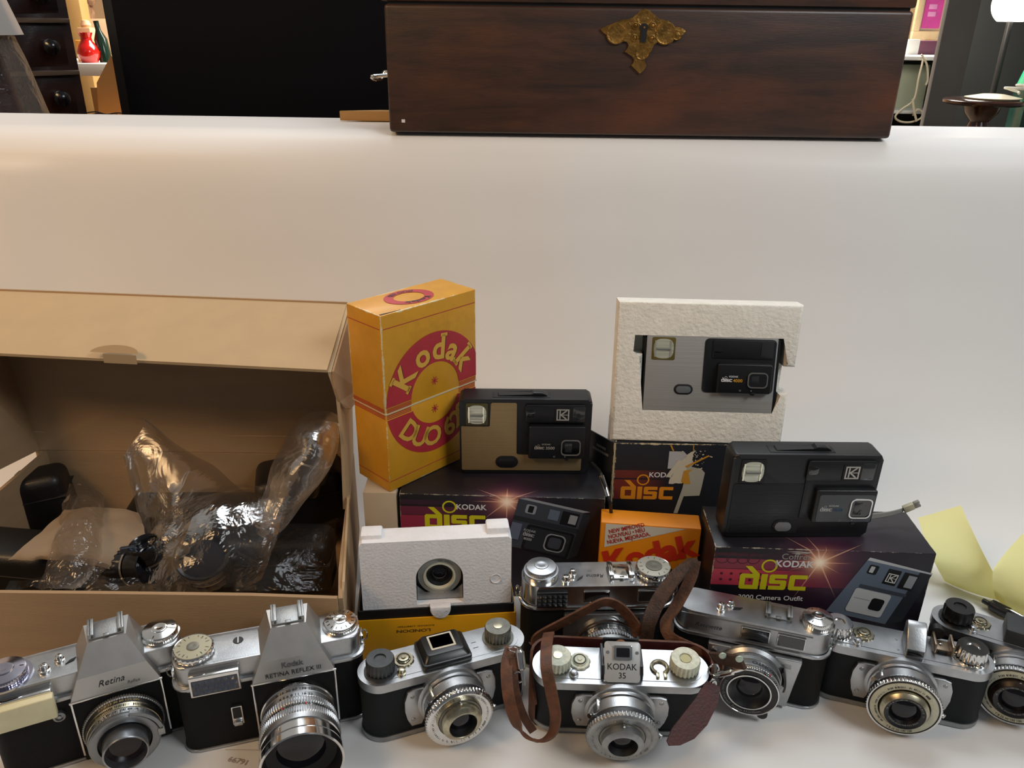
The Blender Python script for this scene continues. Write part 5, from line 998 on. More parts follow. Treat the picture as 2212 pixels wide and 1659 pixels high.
        lathe_part(t, 'front_ring', [(.0228, .0234), (.0236, .0240), (.0236, .0262), (.0225, .0272), (.0190, .0276), (.0178, .0272)], c, mat('grey anodised ring', '85888a', .35, .8))
        lathe_part(t, 'black_recess', [(.0180, .0270), (.0172, .0250), (.0150, .0246)], c, blackm)
        lathe_part(t, 'front_barrel', [(.0150, .0240), (.0150, .0375), (.0145, .0382), (.0138, .0378), (.0130, .0300)], c, mat('worn steel tube', '9a9da2', .3, .9, var=.15, vscale=120))
        lathe_part(t, 'front_glass', [(.0132, .0318), (.010, .0330), (.005, .0338), (0, .0340)], c, mat('wine coated glass', '1a0a0d', .05, spec=.4), 48, sm=80)
        b = B(); b.box(c[0]+.0215, c[0]+.0265, -.0285, -.0245, c[2]-.0025, c[2]+.0035, .0008); obj('focus_grip', b, satin_dull, t)
        b = B(); b.lathe([(.0238, .0250), (.0262, .0254), (.0262, .0276), (.0238, .0280)], 'y', c, 30, None, radians(10), radians(75)); obj('grip_segment', b, mat('grey anodised ring', '', .35), t)
    return t
# ---- rangefinder-type cameras with long top covers
def long_top_camera(name, label, loc, yaw, tilt, roll, kind):
    W, D, H = (.122, .0325, .0735) if kind == 'ette' else (.1285, .0345, .0840)
    t = thing(name, label, 'camera', loc, yaw, tilt, roll)
    b = B(); b.prism(rrect(-W/2+.001, W/2-.001, .001, D-.001, .013, 8), .0015, H-.0195, 'z'); obj('body', b, leatherette, t)
    b = B(); b.prism(rrect(-W/2, W/2, 0, D, .0135, 8), 0, .0018, 'z', .0006); obj('base_plate', b, satin, t)
    z0 = H-.0200
    b = B(); b.prism(rrect(-W/2-.0008, W/2+.0008, -.0008, D+.0008, .0140, 8), z0-.0022, z0+.0004, 'z', .0008); b.prism(rrect(-W/2+.0012, W/2-.0012, .0008, D-.0012, .0145, 10), z0, H, 'z', .0018, 4); tp = obj('top_cover', b, satin if kind == 'ette' else chrome_sat, t)
    def win(nm, x0, x1, za, zb, m=darkglass):
        b = B(); b.prism(rrect(x0, x1, za, zb, .0008, 3), -.0006, .002, 'y', .0003); w = obj(nm+'_frame', b, chrome, tp); b = B(); b.prism(rrect(x0+.0007, x1-.0007, za+.0007, zb-.0007, .0004, 3), -.0010, -.0004, 'y'); obj(nm, b, m, w); return w
    if kind == 'ette':
        win('viewfinder_window', -.0080, .0140, H-.0165, H-.0045); win('frame_window', .0195, .0405, H-.0160, H-.0045, smoke)
        dome_dial(t, 'rewind_dial', .0480, .0165, H, .0118, .0075, chrome, ticks=3, base=1.12); button(t, 'release_button', -.0250, .0095, H, .0026, .0060, chrome, True); button(t, 'counter_button', -.0180, .0170, H, .0021, .0045, chrome)
        b = B(); b.prism([(-.0160, .0120), (-.0105, .0135), (-.0085, .0165), (-.0150, .0150)], H, H+.0005, 'z'); obj('counter_window', b, blackm, t)
        shoe(tp, .0190, .0185, H, .0185, .0150, satin_dull)
        b = B(); b.text('Retinette', .0056, lambda u, v: (-.0330+u, .0005, H-.0135+v), -.002, shear=.3); obj('lettering', b, ink, tp, 0)
        b = B(); b.box(-W/2+.006, W/2-.016, .0001, .0010, H-.0030, H-.0024); obj('groove_line', b, satin_dull, tp)
        b = B(); P = [(-.0310, z0-.0035), (.0400, z0-.0035), (.0405, z0-.0055), (.0345, .0020), (-.0250, .0020), (-.0315, z0-.0055)]; b.prism(P[::-1], -.0050, .001, 'y', .0012, 3); lp = obj('lens_plate', b, satin, t)
        b = B(); b.box(.022, .033, -.0054, -.0049, z0-.0125, z0-.0085, .0002); obj('name_plate', b, satin_dull, lp)
        b = B(); b.lathe([(.0034, .0048), (.0034, .0062), (.0022, .0066), (.0020, .0052), (0, .0052)], 'y', (-.0262, 0, z0-.0095), 22); sk = obj('flash_socket', b, satin, lp)
        b = B(); b.lathe([(.0020, .0054), (0, .0054)], 'y', (-.0262, 0, z0-.0095), 18); obj('socket_core', b, blackm, sk)
        c = (.0035, 0, .0300)
        lathe_part(t, 'mount_collar', [(.0262, .0045), (.0262, .0075), (.0240, .0100), (.0232, .0100)], c, satin)
        m1 = lathe_part(t, 'scale_collar', [(.0232, .0098), (.0232, .0160), (.0224, .0165)], c, satin_dull); ring_marks(m1, c, .0234, .0110, 70, inkg, .0012, .00012, pi*.2, pi*.9, seed=3)
        m2 = lathe_part(t, 'shutter_ring', [(.0224, .0162), (.0228, .0168), (.0228, .0225), (.0220, .0230)], c, satin)
        vs, fs, x0, x1 = rawtext('PRONTO', .01); b = B(); xm = (x0+x1)/2; R = .0230; mid = pi*.36
        b.add([(c[0]+R*cos(mid+(v.x-xm)*.0044*1.2/R), -.0180-v.y*.0044, c[2]+R*sin(mid+(v.x-xm)*.0044*1.2/R)) for v in vs], fs); obj('lettering', b, ink, m2, 0)
        m3 = lathe_part(t, 'focus_ring', [(.0220, .0228), (.0226, .0234, 1), (.0226, .0262, 1), (.0218, .0270)], c, chrome, 72, 80, 4); b = B()
        for a in (pi*.3, pi*.72): b.add([(c[0]+.0229*cos(a+q), -yy, c[2]+.0229*sin(a+q)) for q, yy in ((-.03, .0236), (.03, .0236), (.03, .0252), (-.03, .0252))], [[0, 1, 2, 3]])
        obj('red_marks', b, red_ink, m3, 0)
        nr = lathe_part(t, 'name_ring', [(.0220, .0268), (.0218, .0278), (.0210, .0280), (.0168, .0276)], c, mat('gloss black ring', '0d0d0f', .25))
        lathe_part(nr, 'chrome_rim', [(.0224, .0262), (.0224, .0282), (.0216, .0284), (.0214, .0280)], c, chrome)
        face_text(nr, 'Schneider-Kreuznach', .0030, c, .0200, .0282, -pi*.93, grey_ink, True); face_text(nr, 'Reomar f:3,5/45mm', .0030, c, .0200, .0282, -pi*.50, grey_ink, True)
        lathe_part(t, 'inner_rim', [(.0170, .0274), (.0168, .0284), (.0158, .0284), (.0156, .0270)], c, chrome)
        lathe_part(t, 'inner_cone', [(.0157, .0275), (.0120, .0235), (.0098, .0225)], c, blackp)
        lathe_part(t, 'front_glass', [(.0100, .0224), (.0075, .0238), (.004, .0245), (0, .0247)], c, glass, 48, sm=80)
        b = B(); b.lathe([(.0258, .0075), (.0275, .0080), (.0275, .0135), (.0258, .0140)], 'y', c, 24, lambda k: 0, radians(-12), radians(30)); obj('black_grip', b, blackp, t)
        b = B(); b.lathe([(0, .0225), (.0040, .0225), (.0044, .0240), (.0040, .0258), (0, .0260)], 'y', (c[0]+.0125, 0, c[2]-.0215), 20); obj('focus_tab', b, blackp, t)
    else:
        dome_dial(t, 'winding_dial', -.0470, .0180, H+.0035, .0128, .0058, satin, ticks=0, base=1.12); b = B(); b.lathe([(.0138, H-.001), (.0136, H+.0036), (.0120, H+.0040)], 'z', (-.0470, .0180, 0), 60); obj('dial_collar', b, chrome, t); flat_dial(t, 'film_dial', .0465, .0180, H, .0150, .0065, chrome, mat('silver dial face', 'aaa99c', .35, .6), 14, hub=.45)
        button(t, 'release_button', -.0275, .0075, H, .0025, .0060, chrome, True); button(t, 'counter_button', -.0210, .0165, H, .0021, .0050, chrome)
        b = B(); b.prism([(-.0185, .0080), (-.0135, .0120), (-.0125, .0150), (-.0170, .0110)], H, H+.0005, 'z'); obj('counter_window', b, blackm, t)
        shoe(tp, .0190, .0190, H, .0185, .0190, chrome)
        b = B(); b.text('Retina', .0058, lambda u, v: (-.0025-u, .0165-v, H+.00025), -.002, shear=.3); b2 = obj('lettering', b, ink, tp, 0)
        b = B(); b.text('IIIS', .0028, lambda u, v: (-.0065-u, .0225-v, H+.00025), 0); obj('small_lettering', b, inkg, tp, 0)
        win('viewfinder_window', -.0135, .0080, z0+.0050, H-.0040); win('rangefinder_window', .0310, .0520, z0+.0050, H-.0040, smoke)
        b = B(); b.prism(rrect(-.0515, -.0265, z0+.0015, H-.0040, .0006, 3), -.0018, .002, 'y', .0004); mf = obj('meter_cell', b, blackp, t); b = B()
        for i in range(6):
            for j in range(3):
                x = -.0495+.0042*i; z = z0+.0042+.0040*j; r = .0018; b.add([(x-r, -.0018, z-r), (x+r, -.0018, z-r), (x+r, -.0018, z+r), (x-r, -.0018, z+r), (x, -.0032, z)], [[0, 1, 4], [1, 2, 4], [2, 3, 4], [3, 0, 4]])
        obj('cell_pyramids', b, mat('dark lenslets', '24272c', .15, coat=1), mf, 0)
        b = B(); b.prism(rrect(-.029, .040, .0010, z0-.0045, .002, 4), -.0045, .001, 'y', .001); lp = obj('lens_plate', b, mat('dark satin plate', '7a7b7c', .35, .9), t)
        b = B(); b.text('Kodak', .0042, lambda u, v: (.0285+u, -.0047, z0-.0105+v), .02, shear=.1); obj('maker_lettering', b, ink, lp, 0)
        b = B(); b.lathe([(.0034, .0044), (.0034, .0060), (.0022, .0064), (0, .0050)], 'y', (-.0240, 0, z0-.0090), 20); obj('flash_socket', b, brassy, lp)
        c = (.0065, 0, .0310)
        lathe_part(t, 'mount_ring', [(.0275, .0045), (.0275, .0095), (.0262, .0100)], c, chrome)
        m1 = lathe_part(t, 'black_band', [(.0262, .0098), (.0262, .0125), (.0258, .0128)], c, blackp)
        m2 = lathe_part(t, 'speed_ring', [(.0256, .0126), (.0262, .0132), (.0260, .0175), (.0252, .0180)], c, chrome); ring_marks(m2, c, .0264, .0140, 60, ink, .0016, .00015, 0, pi, seed=3)
        m3 = lathe_part(t, 'knurled_ring', [(.0250, .0178), (.0262, .0185, 1), (.0262, .0225, 1), (.0250, .0232)], c, satin, 72, 70, 4)
        lathe_part(t, 'front_ring', [(.0248, .0230), (.0246, .0270), (.0230, .0280), (.0200, .0276)], c, satin_dull)
        lathe_part(t, 'front_glass', [(.0202, .0272), (.012, .0255), (0, .0262)], c, glass, 48, sm=80)
    b = B(); b.tube([(-W/2-.0020-.0015*cos(a), .017, z0+.0045+.0050*sin(a)) for a in [2*pi*i/16 for i in range(16)]], .0007, 6, True); obj('strap_ring', b, chrome, t)
    b = B(); b.tube([(W/2+.0020+.0015*cos(a), .017, z0+.0045+.0050*sin(a)) for a in [2*pi*i/16 for i in range(16)]], .0007, 6, True); obj('strap_ring', b, chrome, t)
    return t
chrome_sat = mat('bright satin chrome', 'c4c5c6', .22, 1, var=.06, vscale=60)
slr_camera('silver and black reflex camera with cream light meter cover, at the front left corner', (-.2985, .4370, .0002), .455, 0, 0, 'plain')
slr_camera('silver and black reflex camera with a long chrome lens, second from the left', (-.1735, .4560, .0002), .30, 0, 0, 'zoom')
viewfinder_camera('small camera with a black rectangular finder hood, in front of the yellow tray', (-.0440, .4700, .0002), .375, 0.0, 0, 'hood')
viewfinder_camera('small camera with silver numbered finder plate, strapped in the brown leather case', (.0840, .4595, .0030), -.03, .12, 0, 'finder35')
viewfinder_camera('small camera with folding finder and ivory lens scale, right of the long-topped camera', (.3075, .4860, .0002), -.30, 0, 0, 'folded', .128)
viewfinder_camera('small camera with a black winding knob, cut by the right edge of the frame', (.4030, .4965, .0002), -.50, 0, 0, 'far')
long_top_camera('compact_viewfinder_camera', 'smooth silver-topped camera with black lens ring, leaning by the brown strap', (.1910, .5035, .0002), -.295, 0, 0, 'ette')
long_top_camera('rangefinder_camera', 'bright chrome camera with honeycomb meter window, behind the leather-cased one', (.0740, .5325, .0002), .045, 0, 0, 'iiis')
# ---------------------------------------------------------------- large brown carton with open lid
cw = .0035
t = thing('cardboard_box', 'large open brown cardboard box filled with plastic-wrapped camera parts, at the left', 'cardboard box', (-.32, .5, 0)); O = Vector((-.32, .5, 0))
XR, XL, YF, YB, HZ = -.1335, -.49, .5085, .735, .0915
XRb = -.166
def panel(name, L, m, th=cw, mm=None):     # flat board: outline points in world space, thickness along its normal
    P = [Vector(p)-O for p in L]; n = Vector((0, 0, 0))
    for i in range(len(P)): n += P[i].cross(P[(i+1) % len(P)])
    n.normalize(); b = B(); k = len(P); b.add([p for p in P]+[p+n*th for p in P], [list(range(k))[::-1], [k+i for i in range(k)]]+[[i, (i+1) % k, k+(i+1) % k, k+i] for i in range(k)]); return obj(name, b, m, t, 0)
panel('front_wall', [(XL, YF, 0), (XR, YF, 0), (XR, YF, HZ-.0005), (-.20, YF, HZ+.0012), (-.33, YF, HZ+.001), (XL, YF, HZ)], card)
panel('back_wall', [(XL, YB, 0), (XRb, YB, 0), (XRb, YB, HZ), (XL, YB, HZ)], card)
panel('right_wall', [(XR, YF+.001, 0), (XR, YF+.001, HZ-.004), (XR-.0055, .540, HZ+.001), (XR-.0187, .64, HZ+.0015), (XRb, YB, HZ), (XRb, YB, 0)][::-1], card)
panel('inner_side_flap', [(XR+.001, YF+.004, HZ-.03), (XR+.0010, YF+.004, HZ-.009), (XR+.0010, YF+.014, HZ+.002), (XR-.0185, .645, HZ+.003), (XR-.0185, .645, HZ-.03)][::-1], card_l, .002)
panel('left_wall', [(XL, YF, 0), (XL, YF, HZ-.006), (XL+.005, .60, HZ-.002), (XL+.012, YB, HZ), (XL+.012, YB, 0)], card)
panel('bottom', [(XL, YF, .001), (XR, YF, .001), (XRb, YB, .001), (XL, YB, .001)], card, .002)
cr = at(750, 652, .752); cl = at(-40, 622, .775); fr_r = at(706, 799, .652); fr_l = at(-120, 757, .672)
hr = Vector((XRb, YB+.001, HZ)); hl = Vector((XL, YB+.001, HZ))
panel('lid_panel', [hl, hr, cr, cl], card)
m1_ = hl.lerp(cl, .78); m2_ = hr.lerp(cr, .78)
lf = panel('lid_front_flap', [cl, cr, fr_r, fr_l], mat('tan card with painted light', 'b39a76', .85, bump=.15, bscale=500, var=.04, vscale=25), .0030)  # light from above put into the flap's colour, paler than the other card
sd = [hr+Vector((0, -.004, 0)), cr+Vector((.0015, 0, -.001)), fr_r+Vector((.0015, .001, -.002)), fr_r+Vector((.0015, .001, -.020)), at(722, 868, .655), at(737, 884, .66), at(752, 880, .668), at(760, 860, .675)]
panel('lid_side_ear', [cr+Vector((.004, 0, -.001)), fr_r+Vector((.004, .001, -.002)), at(716, 840, .652)+Vector((.002, 0, 0)), at(725, 868, .655)+Vector((.002, 0, 0)), at(737, 883, .66)+Vector((.002, 0, 0)), at(750, 884, .668)+Vector((.002, 0, 0)), at(762, 868, .682)+Vector((.002, 0, 0)), at(768, 840, .70)+Vector((.001, 0, 0))], card, .0018)
panel('lid_right_side', [hr, cr+Vector((0, -.002, -.001)), fr_r+Vector((0, .002, -.003)), at(728, 860, .655)-Vector((.001, 0, 0)), at(736, 960, .655), at(741, 1100, .648), Vector((-.1545, .652, HZ+.002))], card_l, .003)
panel('lid_left_side', [hl+Vector((.004, 0, 0)), cl+Vector((.004, 0, 0)), fr_l+Vector((.004, 0, 0)), Vector((XL-.01, .655, HZ+.01))][::-1], card, .003)
# creases pressed into the lid
b = B()
for f in (.12, .78):
    a0 = hl.lerp(cl, f)-O+Vector((.005, -.0040, 0)); a1 = hr.lerp(cr, f)-O+Vector((-.004, -.0040, 0)); b.tube([a0, a1], .0006, 6)
bmesh.ops.delete(b.bm, geom=[], context='VERTS'); obj('fold_crease', b, card_l, t)
fn = (cr-fr_r).cross(cl-cr).normalized(); fn = fn if fn.z > 0 else -fn
hc = fr_l.lerp(fr_r, .43); 
hx = (fr_r-fr_l).normalized(); hy = (cr-fr_r).normalized()
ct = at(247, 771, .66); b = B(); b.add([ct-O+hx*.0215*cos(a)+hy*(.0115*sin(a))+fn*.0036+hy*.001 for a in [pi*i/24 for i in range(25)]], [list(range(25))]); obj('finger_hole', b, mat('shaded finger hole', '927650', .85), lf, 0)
b = B(); tp_ = [ct-O-hx*.009-hy*.001+fn*.0036, ct-O+hx*.021-hy*.001+fn*.0036, ct-O+hx*.021-fn*.004-hy*.004, ct-O-hx*.009-fn*.004-hy*.004]; b.add(tp_, [[0, 1, 2, 3]]); obj('tape', b, mat('clear parcel tape', 'a08a68', .2, coat=.5), lf, 0)

# ---------------------------------------------------------------- contents
def W(px, py, z): return atz(px, py, z)
def lens_thing(name, label, cat, p, ax, L, r, m=blackp, rings=(.3, .7), front=True):
    t = thing(name, label, cat, p); ax = Vector(ax).normalized(); q = ax.to_track_quat('Z', 'Y').to_matrix().to_4x4()
    b = B(); b.M = q; b.lathe([(0, 0), (r*.8, 0), (r*.85, L*.08), (r*.9, L*.25), (r, L*.28, 1), (r, L*.5, 1), (r*.94, L*.53), (r*.94, L*.8), (r, L*.82), (r, L*.98), (r*.95, L), (r*.85, L*.97), (r*.75, L*.85)], 'z', (0, 0, 0), 80, lambda k: -.03*((k//2) % 2)); obj('barrel', b, m, t)
    b = B(); b.M = q; b.lathe([(r*.76, L*.86), (r*.4, L*.90), (0, L*.92)], 'z', (0, 0, 0), 32); obj('glass', b, glass, t)
    b = B(); b.M = q; b.lathe([(r*1.005, L*.62), (r*1.005, L*.66)], 'z', (0, 0, 0), 48); obj('chrome_band', b, chrome, t); return t
base_p = W(640, 1180, .03)
black_l = mat('soft black case leather', '0d0d0e', .5, bump=.4, bscale=500, coat=.1)
def case(name, label, px, py, z, w, d, h, yaw, roll=0, m=black_l, tilt=0):
    p = W(px, py, z); t = thing(name, label, 'camera case', (p.x, p.y, z), yaw, tilt, roll); b = B(); b.box(-w/2, w/2, -d/2, d/2, 0, h, .010, 4); obj('case_body', b, m, t)
    b = B(); b.box(-w/2-.0005, w/2+.0005, -d/2-.0008, d/2+.0008, h*.62, h*.64, .0005); obj('seam_piping', b, mat('worn case edge', '26221e', .5), t)
    return t
case('leather_case', 'large soft black case at the right end inside the brown cardboard box', 668, 1115, .030, .085, .060, .062, .25, -.12)
case('leather_case', 'black case lying low along the front of the cardboard box, right half', 590, 1262, .022, .115, .042, .058, .03, .02)
case('leather_case', 'black case lying low in the left front corner of the cardboard box', 60, 1275, .018, .11, .050, .055, -.08, .03)
case('leather_case', 'small black case in the back left corner of the cardboard box', 120, 1130, .022, .050, .040, .062, .3, -.1)
case('leather_case', 'black case beneath the clear bags in the middle of the cardboard box', 420, 1190, .010, .125, .070, .052, .1, .04)
lens_thing('camera_lens', 'black barrel lens lying left of the clear bag in the cardboard box', 'lens', W(232, 1228, .066), (.75, -.2, .22), .048, .0165, mat('gloss black barrel', '0d0d10', .2, coat=.4))
b = B(); pp = W(282, 1190, .088); t = thing('flash_shoe', 'small grey metal bracket on the black barrel lens', 'bracket', (pp.x, pp.y-.004, pp.z)); b.prism([(-.006, .006), (.006, .008), (.010, .000), (.004, -.012), (-.002, -.010)], -.002, .002, 'y', .0006); obj('plate', b, mat('blue steel', '5f6878', .25, .8), t)
lens_thing('camera_lens', 'brown-glinting lens inside the bag at the right end of the cardboard box', 'lens', W(655, 1060, .090), (.25, .10, .75), .055, .019, mat('dark bronze barrel', '2a2318', .2, .5, coat=.5))
lens_thing('camera_lens', 'black lens wrapped in the big clear bag, lower middle of the cardboard box', 'lens', W(455, 1235, .050), (.15, -.55, .75), .050, .0225, mat('gloss black barrel', '', .2))
lens_thing('camera_lens', 'narrow black lens in the clear bag, left of the big wrapped one', 'lens', W(352, 1262, .050), (-.12, -.1, .8), .048, .0125, mat('gloss black barrel', '', .2))
# cream paper wrap
def patch(C4, nu, nv, amp=.003, fr=30, seed=0, ridge=True, fold=0):
    C4 = [[Vector(p) for p in r] for r in C4]
    def bez(P, t): P = list(P)
    def bz(P, t):
        P = list(P)
        while len(P) > 1: P = [P[i].lerp(P[i+1], t) for i in range(len(P)-1)]
        return P[0]
    vs = []
    for j in range(nv+1):
        for i in range(nu+1):
            p = bz([bz(r, i/nu) for r in C4], j/nv); q = p*fr+Vector((seed, 0, seed*.7))
            n = noise.noise_vector(q); d = abs(noise.noise(q*.8+Vector((5, 1, 2)))) if ridge else 0
            vs.append(p+Vector(n)*amp+Vector((0, -1, .3))*(.3-d)*amp*2.2)
    fs = [[j*(nu+1)+i, j*(nu+1)+i+1, (j+1)*(nu+1)+i+1, (j+1)*(nu+1)+i] for j in range(nv) for i in range(nu)]
    return vs, fs
def sheet(name, label, cat, C4, m, nu=40, nv=40, amp=.003, fr=40, seed=0, sm=28, part='film', extra=()):
    c = Vector(C4[0][0]); base = min([Vector(p) for r in C4 for p in r], key=lambda p: p.z); t = thing(name, label, cat, base)
    for k_, (cc, sd, am) in enumerate([(C4, seed, amp)]+list(extra)):
        b = B(); vs, fs = patch(cc, nu, nv, am, fr, sd); b.add([v-base for v in vs], fs); obj(part, b, m, t, sm)
    return t
wrapm = mat('cream tissue paper', '8c7963', .8, var=.06, vscale=30)
sheet('paper_wrap', 'crumpled cream paper wrap under the bubble-wrapped strip in the cardboard box', 'paper wrap', [[W(18, 1212, .078), W(110, 1190, .085), W(230, 1250, .080), W(330, 1225, .074)], [W(60, 1175, .092), W(150, 1160, .10), W(220, 1190, .10), W(325, 1180, .088)], [W(140, 1100, .086), W(190, 1092, .094), W(240, 1095, .096), W(300, 1105, .088)]], wrapm, amp=.0025, fr=55, seed=3, part='paper')
bub = clear_film('bubble wrap', .9, .5, .12, .24, 1.0)
sheet('bubble_wrap_roll', 'strip of clear bubble wrap standing in the left of the cardboard box', 'bubble wrap', [[W(78, 1272, .082), W(110, 1274, .092), W(150, 1274, .092), W(172, 1268, .084)], [W(100, 1215, .092), W(130, 1215, .112), W(180, 1220, .112), W(215, 1235, .098)], [W(140, 1110, .094), W(150, 1120, .118), W(200, 1130, .118), W(232, 1130, .098)], [W(150, 1050, .092), W(165, 1040, .110), W(200, 1040, .108), W(225, 1062, .092)]], bub, amp=.0035, fr=75, seed=8, extra=[([[W(95, 1264, .078), W(120, 1268, .083), W(150, 1268, .083), W(190, 1264, .078)], [W(120, 1200, .082), W(150, 1200, .09), W(200, 1210, .09), W(255, 1225, .085)], [W(165, 1080, .085), W(180, 1080, .09), W(215, 1090, .09), W(262, 1120, .085)]], 21, .004)])
# big clear bag: tall loose mouth at the left, gathered body round the lenses
Yk = .64
bigA = [[at(268, 985, .665), at(300, 930, .67), at(330, 900, .68), at(300, 905, .69)], [at(285, 1050, .655), at(330, 1010, .650), at(400, 960, .66), at(420, 985, .68)], [at(310, 1130, .625), at(370, 1090, .615), at(440, 1060, .62), at(520, 1030, .655)], [at(330, 1180, .60), at(380, 1150, .585), at(470, 1120, .60), at(560, 1110, .635)]]
bigB = [[at(300, 1270, .548), at(305, 1170, .562), at(330, 1110, .60), at(390, 1080, .63)], [at(350, 1292, .528), at(380, 1190, .535), at(420, 1070, .565), at(470, 1060, .62)], [at(460, 1296, .522), at(500, 1200, .53), at(520, 1075, .565), at(540, 1050, .625)], [at(560, 1250, .55), at(600, 1180, .565), at(610, 1120, .59), at(600, 1080, .62)]]
sheet('clear_bag', 'big crumpled clear plastic bag in the middle of the cardboard box', 'plastic bag', bigB, film, 34, 30, .0050, 34, 4, 0, 'film', extra=[([[p+Vector((.002, .012, .001)) for p in r] for r in bigB], 31, .005)])
b = B(); vs, fs = patch(bigA, 26, 22, .0022, 30, 9); b.add([v-Vector(bpy.data.objects['clear_bag'].location) for v in vs], fs); obj('bag_mouth', b, film_m, bpy.data.objects['clear_bag'], 12)
fold_ = [[at(266, 985, .648), at(276, 978, .650), at(288, 985, .652)], [at(285, 1060, .632), at(297, 1055, .634), at(310, 1060, .636)], [at(318, 1190, .590), at(326, 1190, .592), at(338, 1185, .594)]]
b = B(); vs, fs = patch(fold_, 6, 24, .0010, 40, 3); b.add([v-Vector(bpy.data.objects['clear_bag'].location) for v in vs], fs); obj('folded_edge', b, clear_film('folded milky polythene', .9, .4, .2, .32), bpy.data.objects['clear_bag'], 20)
bigC = [[at(553, 1150, .60), at(562, 1060, .605), at(595, 950, .625), at(655, 915, .65)], [at(560, 1160, .580), at(640, 1080, .560), at(700, 930, .57), at(705, 905, .635)], [at(572, 1165, .58), at(660, 1110, .59), at(725, 1030, .61), at(730, 920, .65)]]
sheet('clear_bag', 'tapering clear plastic bag round the bronze lens at the right of the cardboard box', 'plastic bag', bigC, film_m, 20, 30, .0032, 38, 12, 12, 'film', extra=[([[p+Vector((-.002, .022, 0)) for p in r] for r in bigC], 5, .0035)])
low = [[W(500, 1272, .072), W(560, 1276, .084), W(660, 1276, .084), W(718, 1272, .070)], [W(520, 1200, .078), W(580, 1190, .094), W(650, 1190, .098), W(728, 1200, .075)], [W(610, 1150, .078), W(650, 1145, .09), W(690, 1140, .095), W(730, 1120, .08)]]
sheet('dark_bag', 'thin smoky plastic bag lying over the black cases at the right of the cardboard box', 'plastic bag', low, clear_film('smoky polythene', .8, .3, .16, .02, .5), 24, 20, .0035, 40, 15, 0)
low2 = [[W(10, 1272, .074), W(60, 1274, .082), W(200, 1274, .082), W(310, 1272, .074)], [W(20, 1255, .076), W(80, 1240, .088), W(180, 1240, .092), W(300, 1250, .078)]]
sheet('dark_bag', 'thin smoky plastic bag lying at the front left inside the cardboard box', 'plastic bag', low2, MATS.get('x') or bpy.data.materials['smoky polythene'], 40, 24, .0035, 60, 25, 24)
# ---------------------------------------------------------------- leather case and straps of the middle camera
K = dict(loc=(.0850, .4610, .0030), yaw=-.045, tilt=.12)
MK = Matrix.Translation(K['loc']) @ Matrix.Rotation(K['yaw'], 4, 'Z')
t = thing('leather_case', 'open brown leather case with buckled straps around the numbered-finder camera', 'camera case', (K['loc'][0], K['loc'][1], .0004), K['yaw'])
hw, dd = .132/2, .034
def around(e, a0, a1, n=26):
    L = [( -hw+dd/2-(dd/2+e)*cos(a), dd/2+.002+(dd/2+e)*sin(a)) for a in [a0+(pi/2-a0)*i/10 for i in range(11)]]
    return L+[( hw-dd/2+(dd/2+e)*sin(a), dd/2+.002+(dd/2+e)*cos(a)) for a in [ (a1)*i/10 for i in range(11)]]
inn = around(.0012, -.75, pi/2+.75); outl = around(.0034, -.75, pi/2+.75); n = len(inn)
def zt_(i): f = i/(n-1); e = min(f, 1-f); return .024+.0385*min(1, e/.20)**.6
b = B(); vs = []
for L_ in (inn, outl):
    for zz in (0, 1):
        for i, p in enumerate(L_): sh = .0065 if zz else .0; vs.append((p[0], p[1]-sh, .0022 if not zz else zt_(i)+.003))
fs = []
b.m = 1; b.add(vs[:2*n], [[i, i+1, n+i+1, n+i] for i in range(n-1)]); b.m = 0
b.add(vs[2*n:], [[i, n+i, n+i+1, i+1] for i in range(n-1)]); b.add(vs[n:2*n]+vs[3*n:], [[i, i+1, n+i+1, n+i] for i in range(n-1)])
obj('case_back', b, [leather, burg], t, 50)
b = B(); b.prism([(x, y) for x, y in outl[::-1]], .0002, .0024, 'z', .0006); obj('case_base', b, leather_d, t)
Ot = Vector(t.location); Rz_ = Matrix.Rotation(-K['yaw'], 4, 'Z')
def lc(L): return [Rz_ @ (Vector(p)-Ot) for p in L]
def strap(name, L, w, th, ups, m=leather, n=7, parent=None):
    P = spline(lc(L), n); U = [Vector(u) for u in ups]; k = len(L)-1; uu = []
    for i in range(len(P)):
        f = i/(len(P)-1)*k; j = min(int(f), k-1); uu.append(Rz_ @ U[j].lerp(U[j+1], f-j))
    b = B(); b.ribbon(P, w, th, uu); return obj(name, b, m, parent or t, 40)
X, Y, Z = (1, 0, 0), (0, 1, 0), (0, 0, 1)
strap('strap', [at(1186, 1368, .492), at(1181, 1392, .470), at(1180, 1440, .448), at(1192, 1500, .436), at(1200, 1550, .428), at(1190, 1585, .425), at(1158, 1600, .426), at(1122, 1575, .431), at(1100, 1510, .441), at(1094, 1440, .458), at(1104, 1398, .472)], .0085, .0018, [(1, .2, .1), (1, 0, .1), (1, -.2, 0), (1, -.3, 0), (.8, -.6, .1), (.5, -.7, .6), (.1, -.6, .8), (.6, -.6, -.4), (1, -.2, 0), (1, 0, 0), (1, .2, 0)])
strap('strap', [at(1110, 1420, .462), at(1112, 1480, .452), at(1128, 1540, .444), at(1152, 1580, .438)], .0060, .0016, [(1, .3, 0), (1, .2, 0), (1, 0, 0), (1, 0, 0)])
strap('strap', [at(1153, 1390, .506), at(1165, 1372, .506), at(1215, 1345, .505), at(1270, 1316, .505), at(1308, 1300, .505), at(1340, 1312, .505), at(1368, 1345, .504), at(1380, 1372, .502)], .0090, .0018, [(.3, 0, 1), (0, -.3, 1), (-.2, -.3, 1), (-.3, -.3, 1), (.2, -.2, 1), (.6, -.3, .8), (.9, -.3, .4), (1, 0, .2)])
